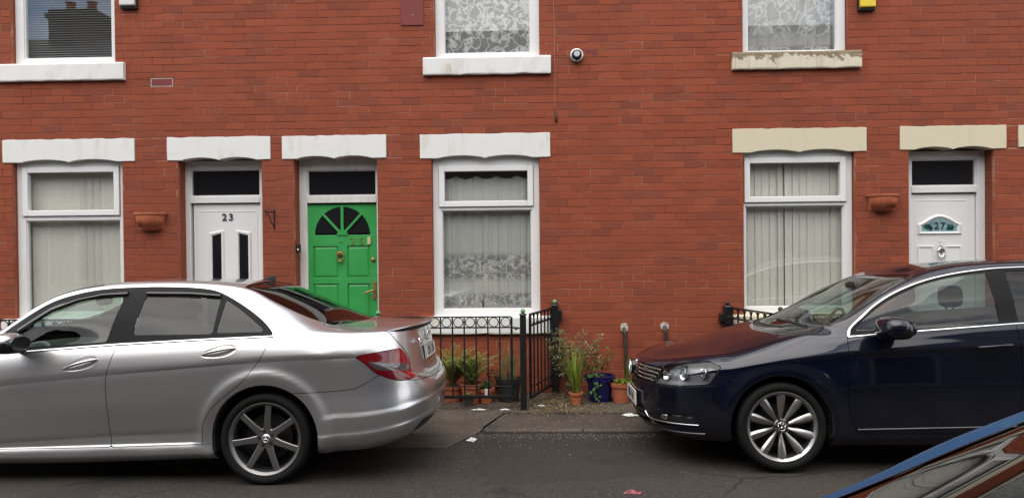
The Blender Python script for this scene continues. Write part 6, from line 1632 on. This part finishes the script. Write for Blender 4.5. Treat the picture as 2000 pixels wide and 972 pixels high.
# ================================================================ things on the wall
def wall_planter(xc, z, w, hgt, label, seed):
    t = thing('wall_planter', (xc, 0, z), label, 'planter', 'clay half-bowl planters on the wall')
    m = MB(); n = 24; prof = [(.30, 0.0), (.55, .05), (.78, .22), (.92, .50), (.985, .80), (1.0, .93)]; rows = []
    for r, hh in prof: rows.append([(xc+w/2*r*.93*math.cos(a), -.006-w*.42*r*math.sin(a), z+hgt*hh) for a in [math.pi*k/n for k in range(n+1)]])
    m.sheet(rows); m.add([(xc-w/2*.3, -.006, z), (xc+w/2*.3, -.006, z)]+[(xc+w/2*.28*math.cos(a), -.006-w*.42*.3*math.sin(a), z) for a in [math.pi*k/8 for k in range(9)]], [(0,)+tuple(range(10, 1, -1))])
    m.build('bowl', MT['terracotta'], t, recalc=False)
    m = MB(); rows = [[(xc+w/2*r*math.cos(a), -.006-w*.42*r*math.sin(a)*1.02, z+hgt*hh) for a in [math.pi*k/n for k in range(n+1)]] for r, hh in ((.96, .86), (1.04, .88), (1.05, 1.0), (.95, 1.0), (.93, .90))]
    m.sheet(rows); m.build('rim', MT['terracotta'], t, recalc=False, angle=40)
    for k in range(3, n-2, 1):
        a = math.pi*k/n; m = MB(); m.tube([(xc+w/2*r*.94*math.cos(a), -.007-w*.425*r*math.sin(a), z+hgt*hh) for r, hh in prof[2:5]], .0045, 5); m.build('rib', MT['terracotta'], t)
    m = MB(); m.add([(xc+w/2*.94*math.cos(a), -.006-w*.40*math.sin(a), z+hgt*.9) for a in [math.pi*k/n for k in range(n+1)]], [tuple(range(n+1))]); m.build('soil', MT['soil'], t, recalc=False)
    m = MB(); m.box(xc-w*.42, xc+w*.42, -.006, .0, z+hgt*.1, z+hgt*.97); m.build('back', MT['terracotta'], t)
    return t
wall_planter(-4.262, 1.800, .345, .205, 'ribbed clay half-bowl planter on the wall above the silver car roof', 1)
wall_planter(3.680, 1.920, .335, .190, 'ribbed clay half-bowl planter on the wall above the navy windscreen', 2)
t = thing('hanging_bracket', (-2.89, 0, 1.82), 'small black iron hanging-basket bracket between doors 23 and 25', 'bracket')
m = MB(); m.box(-2.898, -2.882, -.008, 0, 1.80, 2.02); m.build('back_bar', MT['black_iron'], t, bevel=.002)
m = MB(); m.tube([(-2.89, -.004, 1.995), (-2.905, -.12, 1.992), (-2.915, -.21, 1.985), (-2.917, -.225, 2.01)], .007, 6); m.build('arm', MT['black_iron'], t)
m = MB(); m.tube([(-2.89, -.006, 1.83), (-2.90, -.08, 1.88), (-2.91, -.15, 1.985)], .006, 6); m.tube([(-2.912+.0, -.19+.02*math.cos(w), 1.965+.02*math.sin(w)) for w in [6.28*k/14 for k in range(15)]], .004, 5); m.build('brace', MT['black_iron'], t)
def alarm(x0, x1, z0, face, label, side):
    t = thing('alarm_box', ((x0+x1)/2, 0, z0), label, 'alarm box', 'alarm boxes on the upper wall')
    m = MB(); m.box(x0, x1, -.055, 0, z0, z0+.34); m.build('case', MT['alarm_case'], t, bevel=.012)
    m = MB(); m.prism([(x0+.008, z0+.028), (x1-.008, z0+.028), (x1-.008, z0+.332), (x0+.008, z0+.332)], -.085, -.045); m.build('cover', MT[face], t, bevel=.012)
    return t
alarm(-4.56, -4.372, 4.235, 'alarm_white', 'white alarm box with dark case beside the upper left window', 1)
alarm(3.425, 3.605, 4.055, 'alarm_yellow', 'yellow alarm box beside the upper window with the worn sill', -1)
t = thing('flue_vent', (.437, 0, 3.64), 'round metal boiler flue on the upper wall right of the lace window', 'vent')
m = MB(); m.lathe([(.070, 0), (.070, -.05), (.058, -.058), (.055, -.03), (.048, -.03)], (.437, 0, 3.64), 'y', 28); m.build('collar', MT['flue_metal'], t, angle=40)
m = MB(); m.lathe([(.050, -.004), (.050, -.035), (0, -.035)], (.437, 0, 3.64), 'y', 24); m.build('inner_ring', MT['under_black'], t, angle=40)
m = MB(); m.lathe([(.034, -.034), (.034, -.085), (.028, -.092), (0, -.092)], (.437, 0, 3.645), 'y', 20); m.build('cap', MT['flue_metal'], t, angle=40)
m = MB(); m.tube([(.198+.003*math.sin(z*4), -.009, z) for z in [5.4-.1*k for k in range(25)]], .0055, 6); t = m.build('cable', MT['cable_paint'], None, loc=(.2, 0, 2.95)); tag(t, 'thin painted cable running down the wall right of the lace window', 'cable')
m = MB(); m.tube([(.209, -.012, 3.03), (.211, -.013, 2.93)], .011, 8); m.build('cable_end', MT['pipe_iron'], t)
m = MB(); m.box(-1.466, -1.217, -.016, -.001, 4.003, 4.50); t = m.build('wall_plate', MT['burgundy_paint'], None, bevel=.003, loc=(-1.34, 0, 4.003)); tag(t, 'burgundy painted panel on the wall left of the lace window', 'panel')
m = MB(); m.lathe([(0, -.020), (.006, -.019), (.007, -.015)], (-1.337, 0, 4.115), 'y', 10); m.build('screw', MT['flue_metal'], t)
t = thing('doorbell', (-2.64, .05, 1.59), 'small black doorbell box on the reveal left of the green door', 'doorbell')
m = MB(); m.box(-2.668, -2.628, .035, .095, 1.545, 1.640); m.build('case', MT['black_plastic'], t, bevel=.006)
m = MB(); m.lathe([(0, .028), (.012, .029), (.014, .036)], (-2.648, 0, 1.575), 'y', 14); m.build('button', MT['satin_chrome'], t)
for x, zt, nm in ((.925, .70, 'rusty iron stub pipe rising behind the clay pot'), (1.361, .715, 'rusty iron stub pipe rising behind the navy bonnet')):
    t = thing('wall_pipe', (x, -.035, 0), nm, 'pipe', 'stub pipes at the foot of the wall')
    m = MB(); m.tube([(x+.022, -.042, -.02), (x+.016, -.042, .3), (x+.004, -.042, zt-.07), (x, -.036, zt-.03), (x-.002, -.005, zt-.012), (x-.002, .01, zt-.01)], .021, 10); m.build('tube', MT['pipe_iron'], t)
    m = MB(); r = random.Random(int(x*100)); m.prism([(x+.045*math.cos(w)*r.uniform(.8, 1.15), zt+.05*math.sin(w)*r.uniform(.8, 1.15)) for w in [6.28*k/14 for k in range(14)]], -.012, .002); m.build('mortar_patch', MT['mortar_grey'], t, bevel=.004)
# scar beside the flue: a missing brick face
m = MB(); m.prism([(.515, 3.71), (.60, 3.705), (.665, 3.715), (.66, 3.64), (.61, 3.632), (.60, 3.67), (.52, 3.68)], -.0065, -.003); t = m.build('wall_scar', MT['burgundy_paint'], None, loc=(.59, 0, 3.67)); tag(t, 'dark red filled scar in the brickwork beside the flue', 'patch')
